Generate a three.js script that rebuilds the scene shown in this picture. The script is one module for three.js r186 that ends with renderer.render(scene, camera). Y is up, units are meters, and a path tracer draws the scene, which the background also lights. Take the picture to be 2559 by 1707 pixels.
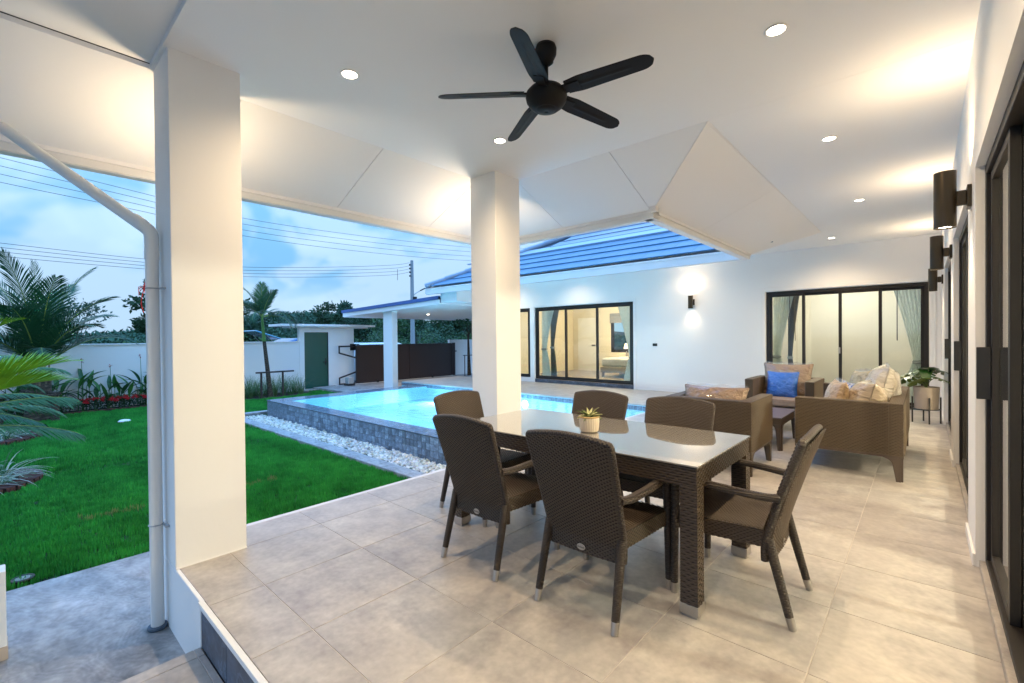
import * as THREE from 'three';
import { mergeGeometries, mergeVertices, toCreasedNormals } from 'three/addons/utils/BufferGeometryUtils.js';
import { RoundedBoxGeometry } from 'three/addons/geometries/RoundedBoxGeometry.js';
import { FontLoader } from 'three/addons/loaders/FontLoader.js';
import { TextGeometry } from 'three/addons/geometries/TextGeometry.js';
import { ImprovedNoise } from 'three/addons/math/ImprovedNoise.js';

// ---------------------------------------------------------------- camera, sky, sun, exposure
const scene = new THREE.Scene();
const camera = new THREE.PerspectiveCamera(73.30, 2559 / 1707, 0.05, 2000);
camera.rotation.order = 'YXZ';
camera.position.set(0, 1.375, 0);
camera.rotation.set(THREE.MathUtils.degToRad(-0.506), THREE.MathUtils.degToRad(41.947), THREE.MathUtils.degToRad(-0.544));
const renderer = new THREE.WebGLRenderer({ antialias: true });
renderer.setSize(1024, 683);
renderer.toneMapping = THREE.LinearToneMapping;
renderer.toneMappingExposure = 2.65;
renderer.shadowMap.enabled = true;

const PN = new ImprovedNoise();
function fbm(x, y, z, oct = 5, gain = 0.5) {
  let s = 0, a = 1, t = 0;
  for (let i = 0; i < oct; i++) { s += a * PN.noise(x, y, z); t += a; a *= gain; x *= 2.03; y *= 2.03; z *= 2.03; }
  return s / t;
}
function mulberry(a) { return () => { a |= 0; a = a + 0x6D2B79F5 | 0; let t = Math.imul(a ^ a >>> 15, 1 | a); t = t + Math.imul(t ^ t >>> 7, 61 | t) ^ t; return ((t ^ t >>> 14) >>> 0) / 4294967296; }; }
const rnd = mulberry(20240611);
const rr = (a, b) => a + (b - a) * rnd();
const clamp = (v, a = 0, b = 1) => Math.min(b, Math.max(a, v));
const mix = (a, b, t) => a + (b - a) * t;
const sstep = (a, b, v) => { const t = clamp((v - a) / (b - a)); return t * t * (3 - 2 * t); };

// evening sky after sunset: pale at the horizon, blue above, thin broken cloud all round
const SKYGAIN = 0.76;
{
  const w = 1280, h = 640, d = new Float32Array(w * h * 4);
  for (let j = 0; j < h; j++) {
    const el = (j + 0.5) / h * Math.PI - Math.PI / 2, sy = Math.sin(el), cy = Math.cos(el);
    for (let i = 0; i < w; i++) {
      const az = ((i + 0.5) / w - 0.5) * 2 * Math.PI, x = Math.cos(az) * cy, z = Math.sin(az) * cy;
      const o = (j * w + i) * 4;
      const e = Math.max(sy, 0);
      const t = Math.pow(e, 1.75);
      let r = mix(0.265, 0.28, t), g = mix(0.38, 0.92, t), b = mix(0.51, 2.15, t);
      const p = 1 / (e + 0.16), u = x * p, v = z * p;
      const warp = fbm(u * 0.7 + 9, v * 0.7, 2.2, 3) * 1.1;
      const n = fbm(u * 0.75 + warp, v * 1.25 + warp * 0.6, 7.7, 6, 0.55);
      const pale = sstep(-0.10, 0.24, n) * sstep(0.0, 0.08, e) * mix(1, 0.45, sstep(0.3, 0.8, e));
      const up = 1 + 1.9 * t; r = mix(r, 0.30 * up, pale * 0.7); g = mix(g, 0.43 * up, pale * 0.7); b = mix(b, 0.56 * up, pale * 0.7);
      const n2 = fbm(u * 0.8 + 3.1 + warp, v * 1.9 - warp, 15.3, 6, 0.55);
      const grey = sstep(0.0, 0.26, n2) * sstep(0.04, 0.14, e);
      r = mix(r, 0.085 * up, grey * 0.78); g = mix(g, 0.26 * up, grey * 0.78); b = mix(b, 0.46 * up, grey * 0.78);
      if (sy < 0) { r = 0.10; g = 0.13; b = 0.15; }
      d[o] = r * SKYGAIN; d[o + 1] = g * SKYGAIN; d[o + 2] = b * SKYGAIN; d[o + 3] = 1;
    }
  }
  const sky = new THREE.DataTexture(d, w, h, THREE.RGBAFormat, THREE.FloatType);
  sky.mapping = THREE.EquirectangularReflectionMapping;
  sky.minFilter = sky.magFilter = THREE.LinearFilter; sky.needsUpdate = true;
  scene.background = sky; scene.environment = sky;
}
// the last light of a sun that has gone below the horizon: weak and very soft
const sun = new THREE.DirectionalLight(0xffe9d8, 0.12);
sun.position.set(-40, 30, 12); sun.target.position.set(-6, 0, -6);
sun.castShadow = true; sun.shadow.radius = 40; sun.shadow.mapSize.set(2048, 2048);
Object.assign(sun.shadow.camera, { left: -25, right: 25, top: 25, bottom: -25, near: 1, far: 120 });
scene.add(sun, sun.target);
const LAMP = new THREE.Color(1.0, 0.735, 0.44);

// ---------------------------------------------------------------- helpers
const names = {};
function numbered(n) { const c = names[n] = (names[n] ?? -1) + 1; return c ? `${n}_${String(c).padStart(3, '0')}` : n; }
function reg(o, label, category, group, kind) {
  o.userData = { ...o.userData };
  if (label) o.userData.label = label;
  if (category) o.userData.category = category;
  if (group) o.userData.group = group;
  if (kind) o.userData.kind = kind;
  return o;
}
function thing(name, label, category, [x, y, z] = [0, 0, 0], turn = 0, group) {
  const o = new THREE.Group(); o.name = numbered(name); scene.add(o);
  o.position.set(x, y, z); o.rotation.y = turn;
  return reg(o, label, category, group);
}
function dup(root, [x, y, z], turn, label) {
  const r = root.clone(); r.name = numbered(root.name.replace(/_\d{3}$/, '')); scene.add(r);
  r.position.set(x, y, z); r.rotation.set(0, turn, 0); r.userData = { ...root.userData };
  if (label) r.userData.label = label;
  return r;
}
function part(name, g, m, parent) {
  if (Array.isArray(g)) g = g.length > 1 ? mergeGeometries(g.map(prep)) : g[0];
  const o = new THREE.Mesh(g, m);
  o.name = parent ? name : numbered(name);
  o.castShadow = o.receiveShadow = true;
  (parent ?? scene).add(o);
  return o;
}
function prep(g) {
  if (g.index) g = g.toNonIndexed();
  for (const k of Object.keys(g.attributes)) if (!['position', 'normal', 'uv', 'color'].includes(k)) g.deleteAttribute(k);
  if (!g.attributes.uv) g.setAttribute('uv', new THREE.BufferAttribute(new Float32Array(g.attributes.position.count * 2), 2));
  return g;
}
function uvm(g, s = 1) { // uv in metres by the dominant axis of the normal
  const p = g.attributes.position, n = g.attributes.normal, uv = new Float32Array(p.count * 2);
  for (let i = 0; i < p.count; i++) {
    const ax = Math.abs(n.getX(i)), ay = Math.abs(n.getY(i)), az = Math.abs(n.getZ(i));
    if (ay >= ax && ay >= az) { uv[2 * i] = p.getX(i) * s; uv[2 * i + 1] = p.getZ(i) * s; }
    else if (ax >= az) { uv[2 * i] = p.getZ(i) * s; uv[2 * i + 1] = p.getY(i) * s; }
    else { uv[2 * i] = p.getX(i) * s; uv[2 * i + 1] = p.getY(i) * s; }
  }
  g.setAttribute('uv', new THREE.BufferAttribute(uv, 2));
  return g;
}
const B = (x0, x1, y0, y1, z0, z1) => uvm(new THREE.BoxGeometry(Math.abs(x1 - x0), Math.abs(y1 - y0), Math.abs(z1 - z0)).translate((x0 + x1) / 2, (y0 + y1) / 2, (z0 + z1) / 2));
const RB = (w, h, d, r = 0.01, seg = 2) => uvm(prep(new RoundedBoxGeometry(w, h, d, seg, r)));
const BR = (x0, x1, y0, y1, z0, z1, r = 0.006) => uvm(prep(new RoundedBoxGeometry(Math.abs(x1 - x0), Math.abs(y1 - y0), Math.abs(z1 - z0), 2, r)).translate((x0 + x1) / 2, (y0 + y1) / 2, (z0 + z1) / 2));
const V = (x, y, z) => new THREE.Vector3(x, y, z);
const CYL = (r0, r1, h, n = 20, x = 0, y = 0, z = 0) => new THREE.CylinderGeometry(r1, r0, h, n).translate(x, y + h / 2, z);
function between(a, b, r0, r1, n = 10) { // a tapered round bar from a to b
  const d = b.clone().sub(a), g = new THREE.CylinderGeometry(r1, r0, d.length(), n);
  g.applyQuaternion(new THREE.Quaternion().setFromUnitVectors(V(0, 1, 0), d.clone().normalize()));
  return g.translate((a.x + b.x) / 2, (a.y + b.y) / 2, (a.z + b.z) / 2);
}
function tube(pts, r, seg = 24, n = 8, closed = false) { return new THREE.TubeGeometry(new THREE.CatmullRomCurve3(pts.map(p => Array.isArray(p) ? V(...p) : p), closed, 'centripetal'), seg, r, n, closed); }
function sweep(pts, w, h, r, seg = 20) { // rounded flat bar w x h along a curve; w is measured sideways, h upwards
  const c = new THREE.CatmullRomCurve3(pts.map(p => V(...p)), false, 'centripetal');
  const N = 10, pos = [], idx = [];
  for (let i = 0; i <= seg; i++) {
    const p = c.getPoint(i / seg), t = c.getTangent(i / seg);
    let side = V(0, 1, 0).cross(t); if (side.lengthSq() < 1e-4) side = V(1, 0, 0); side.normalize();
    const up = t.clone().cross(side).normalize();
    for (let k = 0; k < N; k++) {
      const a = k / N * 2 * Math.PI, ca = Math.cos(a), sa = Math.sin(a);
      const e = 0.55, X = Math.sign(ca) * Math.abs(ca) ** e * w / 2, Y = Math.sign(sa) * Math.abs(sa) ** e * h / 2;
      const q = p.clone().addScaledVector(side, X).addScaledVector(up, Y); pos.push(q.x, q.y, q.z);
    }
  }
  for (let i = 0; i < seg; i++) for (let k = 0; k < N; k++) { const a = i * N + k, b = i * N + (k + 1) % N; idx.push(a, a + N, b, b, a + N, b + N); }
  for (const e of [0, seg]) for (let k = 1; k < N - 1; k++) e ? idx.push(e * N, e * N + k, e * N + k + 1) : idx.push(0, k + 1, k);
  const g = new THREE.BufferGeometry(); g.setAttribute('position', new THREE.Float32BufferAttribute(pos, 3)); g.setIndex(idx); g.computeVertexNormals();
  return prep(g);
}
function grid(fn, nu, nv, two) { // parametric sheet
  const pos = [], uv = [], idx = [];
  for (let j = 0; j <= nv; j++) for (let i = 0; i <= nu; i++) { const p = fn(i / nu, j / nv); pos.push(p[0], p[1], p[2]); uv.push(p[3] ?? i / nu, p[4] ?? j / nv); }
  for (let j = 0; j < nv; j++) for (let i = 0; i < nu; i++) { const a = j * (nu + 1) + i; idx.push(a, a + 1, a + nu + 1, a + 1, a + nu + 2, a + nu + 1); }
  const g = new THREE.BufferGeometry();
  g.setAttribute('position', new THREE.Float32BufferAttribute(pos, 3)); g.setAttribute('uv', new THREE.Float32BufferAttribute(uv, 2)); g.setIndex(idx); g.computeVertexNormals();
  return g;
}
function noTex(size, fn, srgb) { // size x size RGBA texture, fn(u,v) -> [r,g,b] 0..1 (sRGB when srgb)
  const d = new Uint8Array(size * size * 4);
  for (let j = 0; j < size; j++) for (let i = 0; i < size; i++) { const c = fn(i / size, j / size), o = (j * size + i) * 4; for (let k = 0; k < 3; k++) d[o + k] = clamp(c[k]) * 255; d[o + 3] = 255; }
  const t = new THREE.DataTexture(d, size, size);
  t.wrapS = t.wrapT = THREE.RepeatWrapping; t.magFilter = THREE.LinearFilter; t.minFilter = THREE.LinearMipmapLinearFilter; t.generateMipmaps = true;
  if (srgb) t.colorSpace = THREE.SRGBColorSpace;
  t.needsUpdate = true; return t;
}
const rep = (t, x, y = x) => { const c = t.clone(); c.repeat.set(x, y); c.needsUpdate = true; return c; };
// tileable fbm on the unit square (torus blend)
function tfbm(u, v, s, z, oct = 5) {
  const f = (a, b) => fbm(a * s, b * s, z, oct), bl = 0.18;
  const wu = sstep(1 - bl, 1, u), wv = sstep(1 - bl, 1, v);
  const row = b => wu > 0 ? mix(f(u, b), f(u - 1, b), wu) : f(u, b);
  return wv > 0 ? mix(row(v), row(v - 1), wv) : row(v);
}
const lin = (r, g, b) => new THREE.Color().setRGB(r, g, b);
const std = (c, rough = 0.8, extra = {}) => new THREE.MeshStandardMaterial({ color: c, roughness: rough, ...extra });
const phys = (c, rough = 0.5, extra = {}) => new THREE.MeshPhysicalMaterial({ color: c, roughness: rough, ...extra });

// ---------------------------------------------------------------- materials
const stoneT = noTex(1024, (u, v) => {
  const a = tfbm(u, v, 5, 1.3, 6), b = tfbm(u, v, 16, 4.1, 5), c = tfbm(u, v, 70, 8.8, 3), st = tfbm(u, v * 2.5, 9, 2.7, 4);
  const k = 0.70 + a * 0.10 + b * 0.10 + c * 0.08 + st * 0.06;
  return [k * 1.0, k * 0.962 + b * 0.01, k * 0.925 - a * 0.02];
}, true);
const stoneB = noTex(512, (u, v) => { const k = 0.5 + tfbm(u, v, 40, 3.3, 4) * 0.7; return [k, k, k]; });
const slateT = noTex(512, (u, v) => { const a = tfbm(u, v, 6, 11.3, 6), b = tfbm(u * 1.0, v, 26, 4.4, 4), vein = Math.abs(tfbm(u, v, 5, 21.5, 5)); const k = 0.60 + a * 0.32 + b * 0.18 + (vein < 0.025 ? 0.12 : 0); return [k * 0.93, k, k * 1.07]; }, true);
const plasB = noTex(512, (u, v) => { const k = 0.5 + tfbm(u, v, 30, 5.5, 5) * 0.5 + tfbm(u, v, 4, 1.5, 3) * 0.25; return [k, k, k]; });
const concT = noTex(1024, (u, v) => {
  const a = tfbm(u, v, 4, 31.3, 6), b = tfbm(u, v * 1.6, 13, 14.1, 5), c = tfbm(u, v, 60, 18.8, 3);
  const sw = Math.sin((u * 3.1 + v * 7.3 + a * 1.6) * 40) * 0.018;
  const k = 0.63 + a * 0.22 + b * 0.2 + c * 0.1 + sw; return [k, k * 0.99, k * 0.97];
}, true);
const concB = noTex(512, (u, v) => { const k = 0.5 + tfbm(u, v * 2, 24, 6.3, 5) * 0.9; return [k, k, k]; });
const rattB = noTex(256, (u, v) => { // wrapped cane bands round a leg
  const band = (v * 12) % 1, kk = Math.sin(band * Math.PI) ** 0.6 * (0.75 + 0.25 * Math.sin(u * Math.PI * 10 + Math.floor(v * 12) * Math.PI)); return [kk, kk, kk];
});
const barkT = noTex(256, (u, v) => { const k = 0.42 + tfbm(u, v * 3, 9, 41, 5) * 0.5 + Math.sin(v * 90 + tfbm(u, v, 4, 3) * 6) * 0.05; return [k, k * 0.93, k * 0.84]; }, true);
const wrapB = noTex(512, (u, v) => { const a = Math.abs(tfbm(u, v, 6, 51, 4)), b = Math.abs(tfbm(u + 0.3, v, 15, 57, 3)); const k = clamp(1 - a * 3.2) * 0.7 + clamp(1 - b * 4) * 0.3; return [k, k, k]; });
const clothT = noTex(256, (u, v) => { const k = 0.9 + Math.sin(u * 400) * 0.03 + Math.sin(v * 400) * 0.03 + tfbm(u, v, 20, 61, 3) * 0.1; return [k, k, k]; }, true);
const soilT = noTex(512, (u, v) => { const k = 0.5 + tfbm(u, v, 30, 71, 5) * 0.6 + tfbm(u, v, 5, 72, 4) * 0.4; return [k, k, k]; }, true);
const rippB = noTex(1024, (u, v) => { const a = tfbm(u, v * 1.8, 9, 81, 4), b = tfbm(u * 1.0, v * 1.4, 24, 83, 3); const k = 0.5 + a * 0.55 + b * 0.16; return [k, k, k]; });

const M = {
  white: std(lin(0.84, 0.83, 0.815), 0.78, { bumpMap: plasB, bumpScale: 0.0004 }),
  wall: std(lin(0.86, 0.85, 0.84), 0.82, { bumpMap: plasB, bumpScale: 0.0005 }),
  ceil: std(lin(0.875, 0.87, 0.86), 0.85, { bumpMap: plasB, bumpScale: 0.0003 }),
  trim: std(lin(0.85, 0.84, 0.83), 0.5),
  pvc: phys(lin(0.80, 0.79, 0.77), 0.32, { clearcoat: 0.3, clearcoatRoughness: 0.3 }),
  grout: std(lin(0.62, 0.57, 0.52), 0.9),
  tile: std(lin(0.92, 0.92, 0.93), 0.36, { map: stoneT, bumpMap: stoneB, bumpScale: 0.0006 }),
  tileB: std(lin(0.90, 0.90, 0.91), 0.38, { map: stoneT, bumpMap: stoneB, bumpScale: 0.0006 }),
  tileC: std(lin(0.945, 0.94, 0.945), 0.38, { map: stoneT, bumpMap: stoneB, bumpScale: 0.0006 }),
  slate: std(lin(0.27, 0.29, 0.34), 0.5, { map: slateT, bumpMap: stoneB, bumpScale: 0.001 }),
  conc: std(lin(0.85, 0.85, 0.88), 0.62, { map: concT, bumpMap: concB, bumpScale: 0.004 }),
  frame: phys(lin(0.011, 0.008, 0.0065), 0.5),
  glass: phys(lin(0.93, 0.97, 0.95), 0.02, { transmission: 1, thickness: 0, ior: 1.5 }),
  black: phys(lin(0.012, 0.011, 0.012), 0.42),
  steel: std(lin(0.46, 0.44, 0.42), 0.36, { metalness: 1 }),
  galv: std(lin(0.45, 0.47, 0.50), 0.5, { metalness: 0.6 }),
  bulb: new THREE.MeshStandardMaterial({ color: 0xffffff, emissive: lin(1, 0.86, 0.66), emissiveIntensity: 9, roughness: 0.6 }),
  cane: std(lin(0.064, 0.043, 0.027), 0.38),
  caneDk: std(lin(0.018, 0.012, 0.010), 0.8),
  caneSofa: std(lin(0.095, 0.064, 0.035), 0.4),
  caneLeg: std(lin(0.042, 0.029, 0.021), 0.46, { bumpMap: rattB, bumpScale: 0.004 }),
  grassG: std(lin(0.018, 0.15, 0.022), 0.95, { map: soilT }),
  soil: std(lin(0.16, 0.11, 0.08), 0.95, { map: soilT }),
  bark: std(lin(0.42, 0.38, 0.34), 0.9, { map: barkT, bumpMap: barkT, bumpScale: 0.012 }),
  brick: std(lin(0.40, 0.13, 0.095), 0.85, { map: soilT, bumpMap: concB, bumpScale: 0.003 }),
};

// ---------------------------------------------------------------- setting: ground, paving, pool
const CY = 3.124, G = -0.42, WX = 0.222, FZ = -10.99;
const structure = (name, g, m, parent) => { const o = part(name, g, m, parent); if (!parent) o.userData.kind = 'structure'; return o; };
function sgroup(name) { const o = new THREE.Group(); o.name = numbered(name); scene.add(o); o.userData.kind = 'structure'; return o; }

// land: one sheet to the horizon, level by the house
{
  const g = new THREE.PlaneGeometry(900, 900, 60, 60).rotateX(-Math.PI / 2);
  const p = g.attributes.position;
  for (let i = 0; i < p.count; i++) { const x = p.getX(i), z = p.getZ(i), d = Math.hypot(x + 5, z + 5); p.setY(i, G - 0.05 + (d > 60 ? fbm(x * 0.01, z * 0.01, 3) * 2 : 0) - (d > 60 ? 1.2 : 0)); }
  g.computeVertexNormals(); uvm(g, 0.5);
  structure('ground', g, std(lin(0.05, 0.09, 0.03), 1, { map: soilT }));
}
structure('lawn', uvm(new THREE.PlaneGeometry(12.53, 7.2).rotateX(-Math.PI / 2).translate(-10.035, G - 0.012, -0.2), 0.8), M.grassG);
structure('side_lawn', uvm(new THREE.PlaneGeometry(4.55, 3.6).rotateX(-Math.PI / 2).translate(-14.03, G - 0.012, -5.6), 0.8), M.grassG);
structure('concrete_path', uvm(new THREE.BoxGeometry(1.9, 0.12, 4.4).translate(-3.97, G - 0.06, 1.05), 0.45), M.conc);
structure('added_bounce_slab', uvm(new THREE.BoxGeometry(14, 0.1, 9).translate(3.1, G - 0.055, 7.8), 0.45), M.conc);  // unseen slab added behind the camera to bounce sky light onto the ceiling
structure('driveway', [B(-16.25, -12.55, G - 0.1, -0.335, -19, -7.42)], M.conc);
structure('street', [B(-26.5, -17.6, G - 0.2, G - 0.03, -60, 60)], std(lin(0.055, 0.055, 0.06), 0.9, { map: soilT }));

// terrace: slab, bedding and 0.6 m porcelain tiles
const tileVar = [];
for (let k = 0; k < 12; k++) {
  const g = prep(new RoundedBoxGeometry(0.5965, 0.02, 0.5965, 1, 0.0018)).translate(0, -0.01, 0); uvm(g, 1 / 2.4);
  const uv = g.attributes.uv, ox = rnd(), oy = rnd(), rot = k % 4;
  for (let i = 0; i < uv.count; i++) { let a = uv.getX(i), b = uv.getY(i); for (let q = 0; q < rot; q++) [a, b] = [-b, a]; uv.setXY(i, a + ox, b + oy); }
  tileVar.push(g);
}
const tileM = [M.tile, M.tile, M.tileB, M.tileC];
const tileCut = new Map();
function tileAt(parent, x0, x1, z0, z1, y) { // z0 > z1
  const full = Math.abs(x1 - x0 - 0.6) < 1e-3 && Math.abs(z0 - z1 - 0.6) < 1e-3;
  let g = tileVar[Math.floor(rnd() * 12)];
  const w = x1 - x0, d = z0 - z1;
  if (w < 0.03 || d < 0.03) return;
  if (!full) {
    const key = w.toFixed(2) + '/' + d.toFixed(2);
    if (!tileCut.has(key)) { const c = prep(new RoundedBoxGeometry(w - 0.0035, 0.02, d - 0.0035, 1, 0.0018)).translate(0, -0.01, 0); uvm(c, 1 / 2.4); const uv = c.attributes.uv, ox = rnd(), oy = rnd(); for (let i = 0; i < uv.count; i++) uv.setXY(i, uv.getX(i) + ox, uv.getY(i) + oy); tileCut.set(key, c); }
    g = tileCut.get(key);
  }
  const o = part('tile', g, tileM[Math.floor(rnd() * 4)], parent);
  o.position.set((x0 + x1) / 2, y, (z0 + z1) / 2); o.rotation.y = 0;
}
function tiled(name, X0, X1, Z0, Z1, ox, oz, y, pitch = 0.6) { // X0<X1, Z0>Z1
  const f = sgroup(name);
  part('slab', [B(X0 + 0.004, X1 - 0.004, G - 0.05, y - 0.024, Z1 + 0.004, Z0 - 0.004)], M.conc, f);
  part('grout', [B(X0 + 0.002, X1 - 0.002, y - 0.024, y - 0.0028, Z1 + 0.002, Z0 - 0.002)], M.grout, f);
  const xs = [X0], zs = [Z0];
  for (let x = ox + Math.ceil((X0 - ox) / pitch + 1e-6) * pitch; x < X1 - 1e-6; x += pitch) xs.push(x); xs.push(X1);
  for (let z = oz + Math.floor((Z0 - oz) / pitch - 1e-6) * pitch; z > Z1 + 1e-6; z -= pitch) zs.push(z); zs.push(Z1);
  for (let i = 0; i < xs.length - 1; i++) for (let j = 0; j < zs.length - 1; j++) tileAt(f, xs[i], xs[i + 1], zs[j], zs[j + 1], y);
  return f;
}
const terr = tiled('terrace_floor', -3.72, 0.24, -0.70, -8.6, -0.357, -0.97, 0);
const deck = tiled('pool_deck', -12.52, 0.24, -8.602, -10.99, -0.357, -0.97, 0);
part('edge_strip', [BR(-3.775, -3.723, -0.14, -0.001, -8.55, -1.07, 0.008)], std(lin(0.62, 0.62, 0.64), 0.6), terr);
part('edge_wall', [B(-3.765, -3.724, G - 0.05, -0.141, -8.55, -1.07)], M.white, terr);
// front steps
part('riser_tile', [BR(-2.83, -2.432, -0.238, -0.028, -0.698, -0.684, 0.003), BR(-2.428, -1.832, -0.238, -0.028, -0.698, -0.684, 0.003), BR(-1.828, -1.232, -0.238, -0.028, -0.698, -0.684, 0.003), BR(-1.228, 0.2, -0.238, -0.028, -0.698, -0.684, 0.003)], M.slate, terr);
part('nosing_strip', [BR(-2.84, 0.2, -0.026, -0.011, -0.699, -0.672, 0.003), BR(-2.84, 0.2, -0.009, 0.001, -0.699, -0.672, 0.003)], M.pvc, terr);
const step = tiled('lower_step', -2.84, 0.24, 0.9, -0.682, -0.357, -0.05, -0.24);

// pool
const pool = sgroup('swimming_pool');
const PX0 = -11.75, PZ0 = -4.25, PT = -0.07, PXi = -11.22, PZi = -4.58, PXr = -3.78, PZf = -8.6;
const poolIn = std(lin(0.40, 0.78, 0.90), 0.5);
part('basin', [B(PX0 + 0.012, PXr, -1.5, PT - 0.014, PZ0 - 0.012, PZi), B(PX0 + 0.012, PXi, -1.5, PT - 0.014, PZi, PZf - 0.05), B(PXi, PXr + 0.02, -1.5, -0.452, PZi, PZf - 0.05)], poolIn, pool);
part('far_wall', [B(-12.52, PXr, -1.5, -0.026, PZf - 0.001, PZf - 0.05)], poolIn, pool);
part('shelf', [B(-5.6, PXr + 0.01, -0.45, -0.33, -8.58, -5.4)], std(lin(0.72, 0.80, 0.86), 0.6), pool);
// hand-cut slate mosaic on the outer wall: 100 mm tiles, the nearest 300 one by one
{
  const tv = [], mv = [];
  for (let k = 0; k < 6; k++) { const g = prep(new RoundedBoxGeometry(0.093, 0.093, 0.016, 1, 0.003)); uvm(g, 1.4); const uv = g.attributes.uv, a = rnd(), b = rnd(); for (let i = 0; i < uv.count; i++) uv.setXY(i, uv.getX(i) + a, uv.getY(i) + b); tv.push(g); }
  for (let k = 0; k < 5; k++) { const c = 0.46 + 0.12 * k; mv.push(std(lin(c * 0.92, c, Math.min(1, c * 1.1)), 0.42, { map: slateT, bumpMap: stoneB, bumpScale: 0.002 })); }
  const rest = [];
  let n = 0;
  const cols = Math.floor((PXr - PX0) / 0.1);
  for (let c = 0; c < cols; c++) for (let r = 0; r < 5; r++) {
    const x = PXr - 0.05 - c * 0.1, y = PT - 0.075 - r * 0.1, g = tv[Math.floor(rnd() * 6)], dz = rr(-0.002, 0.002);
    if (n < 300 && c > 7) { const o = part('mosaic_tile', g, mv[Math.floor(rnd() * 5)], pool); o.position.set(x, y, PZ0 + dz); o.rotation.z = rr(-0.012, 0.012); n++; }
    else rest.push(g.clone().translate(x, y, PZ0 + dz));
  }
  for (let c = 0; c < 43; c++) for (let r = 0; r < 5; r++) rest.push(tv[c % 6].clone().rotateY(Math.PI / 2).translate(PX0, PT - 0.075 - r * 0.1, PZ0 - 0.06 - c * 0.1));
  for (let c = 0; c < 87; c++) rest.push(tv[(c * 5) % 6].clone().scale(1, 1.0, 0.6).translate(-12.47 + c * 0.1, -0.08, PZf + 0.004));
  const o = part('mosaic_field', rest, mv[1], pool); o.userData.kind = 'stuff';
  part('mosaic_bed', [B(PX0 + 0.006, PXr, -0.75, PT - 0.015, PZ0 - 0.03, PZ0 - 0.001)], std(lin(0.16, 0.17, 0.19), 0.9), pool);
  const cm = std(lin(0.60, 0.64, 0.70), 0.16, { map: slateT }), cg = [];
  const capL = (PXr - PX0) / 25;
  const cgeo = uvm(prep(new RoundedBoxGeometry(capL - 0.004, 0.014, 0.336, 1, 0.003)), 0.9);
  for (let c = 0; c < 25; c++) { const q = part('coping_tile', cgeo, cm, pool); q.position.set(PX0 + capL * (c + 0.5) - 0.008, PT - 0.007, (PZ0 + PZi) / 2 + 0.01); }
  const lgeo = uvm(prep(new RoundedBoxGeometry(0.54, 0.014, 0.326, 1, 0.003)), 0.9);
  for (let c = 0; c < 12; c++) { const q = part('coping_tile', lgeo, cm, pool); q.position.set((PX0 + PXi) / 2 - 0.005, PT - 0.007, PZi - 0.165 - c * 0.33); }
}
{
  const g = new THREE.PlaneGeometry(PXr + 0.005 - (PXi - 0.03), 4.04, 1, 1).rotateX(-Math.PI / 2).translate((PXr + PXi - 0.025) / 2, -0.083, (PZi + 0.02 + PZf) / 2);
  uvm(g, 0.35);
  structure('water', g, phys(lin(0.74, 0.95, 1.0), 0.012, { transmission: 1, thickness: 0, ior: 1.33, bumpMap: rippB, bumpScale: 0.012 }));
}
// pool lamps under the water of the far wall
for (const [x, z, turn, label, group] of [[-7.3, PZf + 0.012, 0, 'round underwater lamp glowing white on the far pool wall', 'lamps on the far pool wall'], [-10.1, PZf + 0.012, 0, 'round underwater lamp glowing white on the far pool wall', 'lamps on the far pool wall'], [-8.9, PZi - 0.012, Math.PI, 'round underwater lamp on the pool wall behind the mosaic', 'lamps on the near pool wall'], [-6.4, PZi - 0.012, Math.PI, 'round underwater lamp on the pool wall behind the mosaic', 'lamps on the near pool wall']]) {
  const t = thing('pool_lamp', label, 'lamp', [x, -0.27, z], turn, group);
  part('ring', [new THREE.TorusGeometry(0.1, 0.012, 8, 28)], M.steel, t);
  part('lens', [new THREE.CylinderGeometry(0.095, 0.095, 0.02, 28).rotateX(Math.PI / 2)], new THREE.MeshStandardMaterial({ color: 0xffffff, emissive: lin(0.85, 0.97, 1), emissiveIntensity: 10 }), t);
  const l = new THREE.SpotLight(lin(0.72, 0.95, 1), 12, 0, 1.2, 1, 2); l.position.set(0, 0, 0.05); l.target.position.set(0, -0.9, 2); l.castShadow = true; t.add(l, l.target);
}
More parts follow.
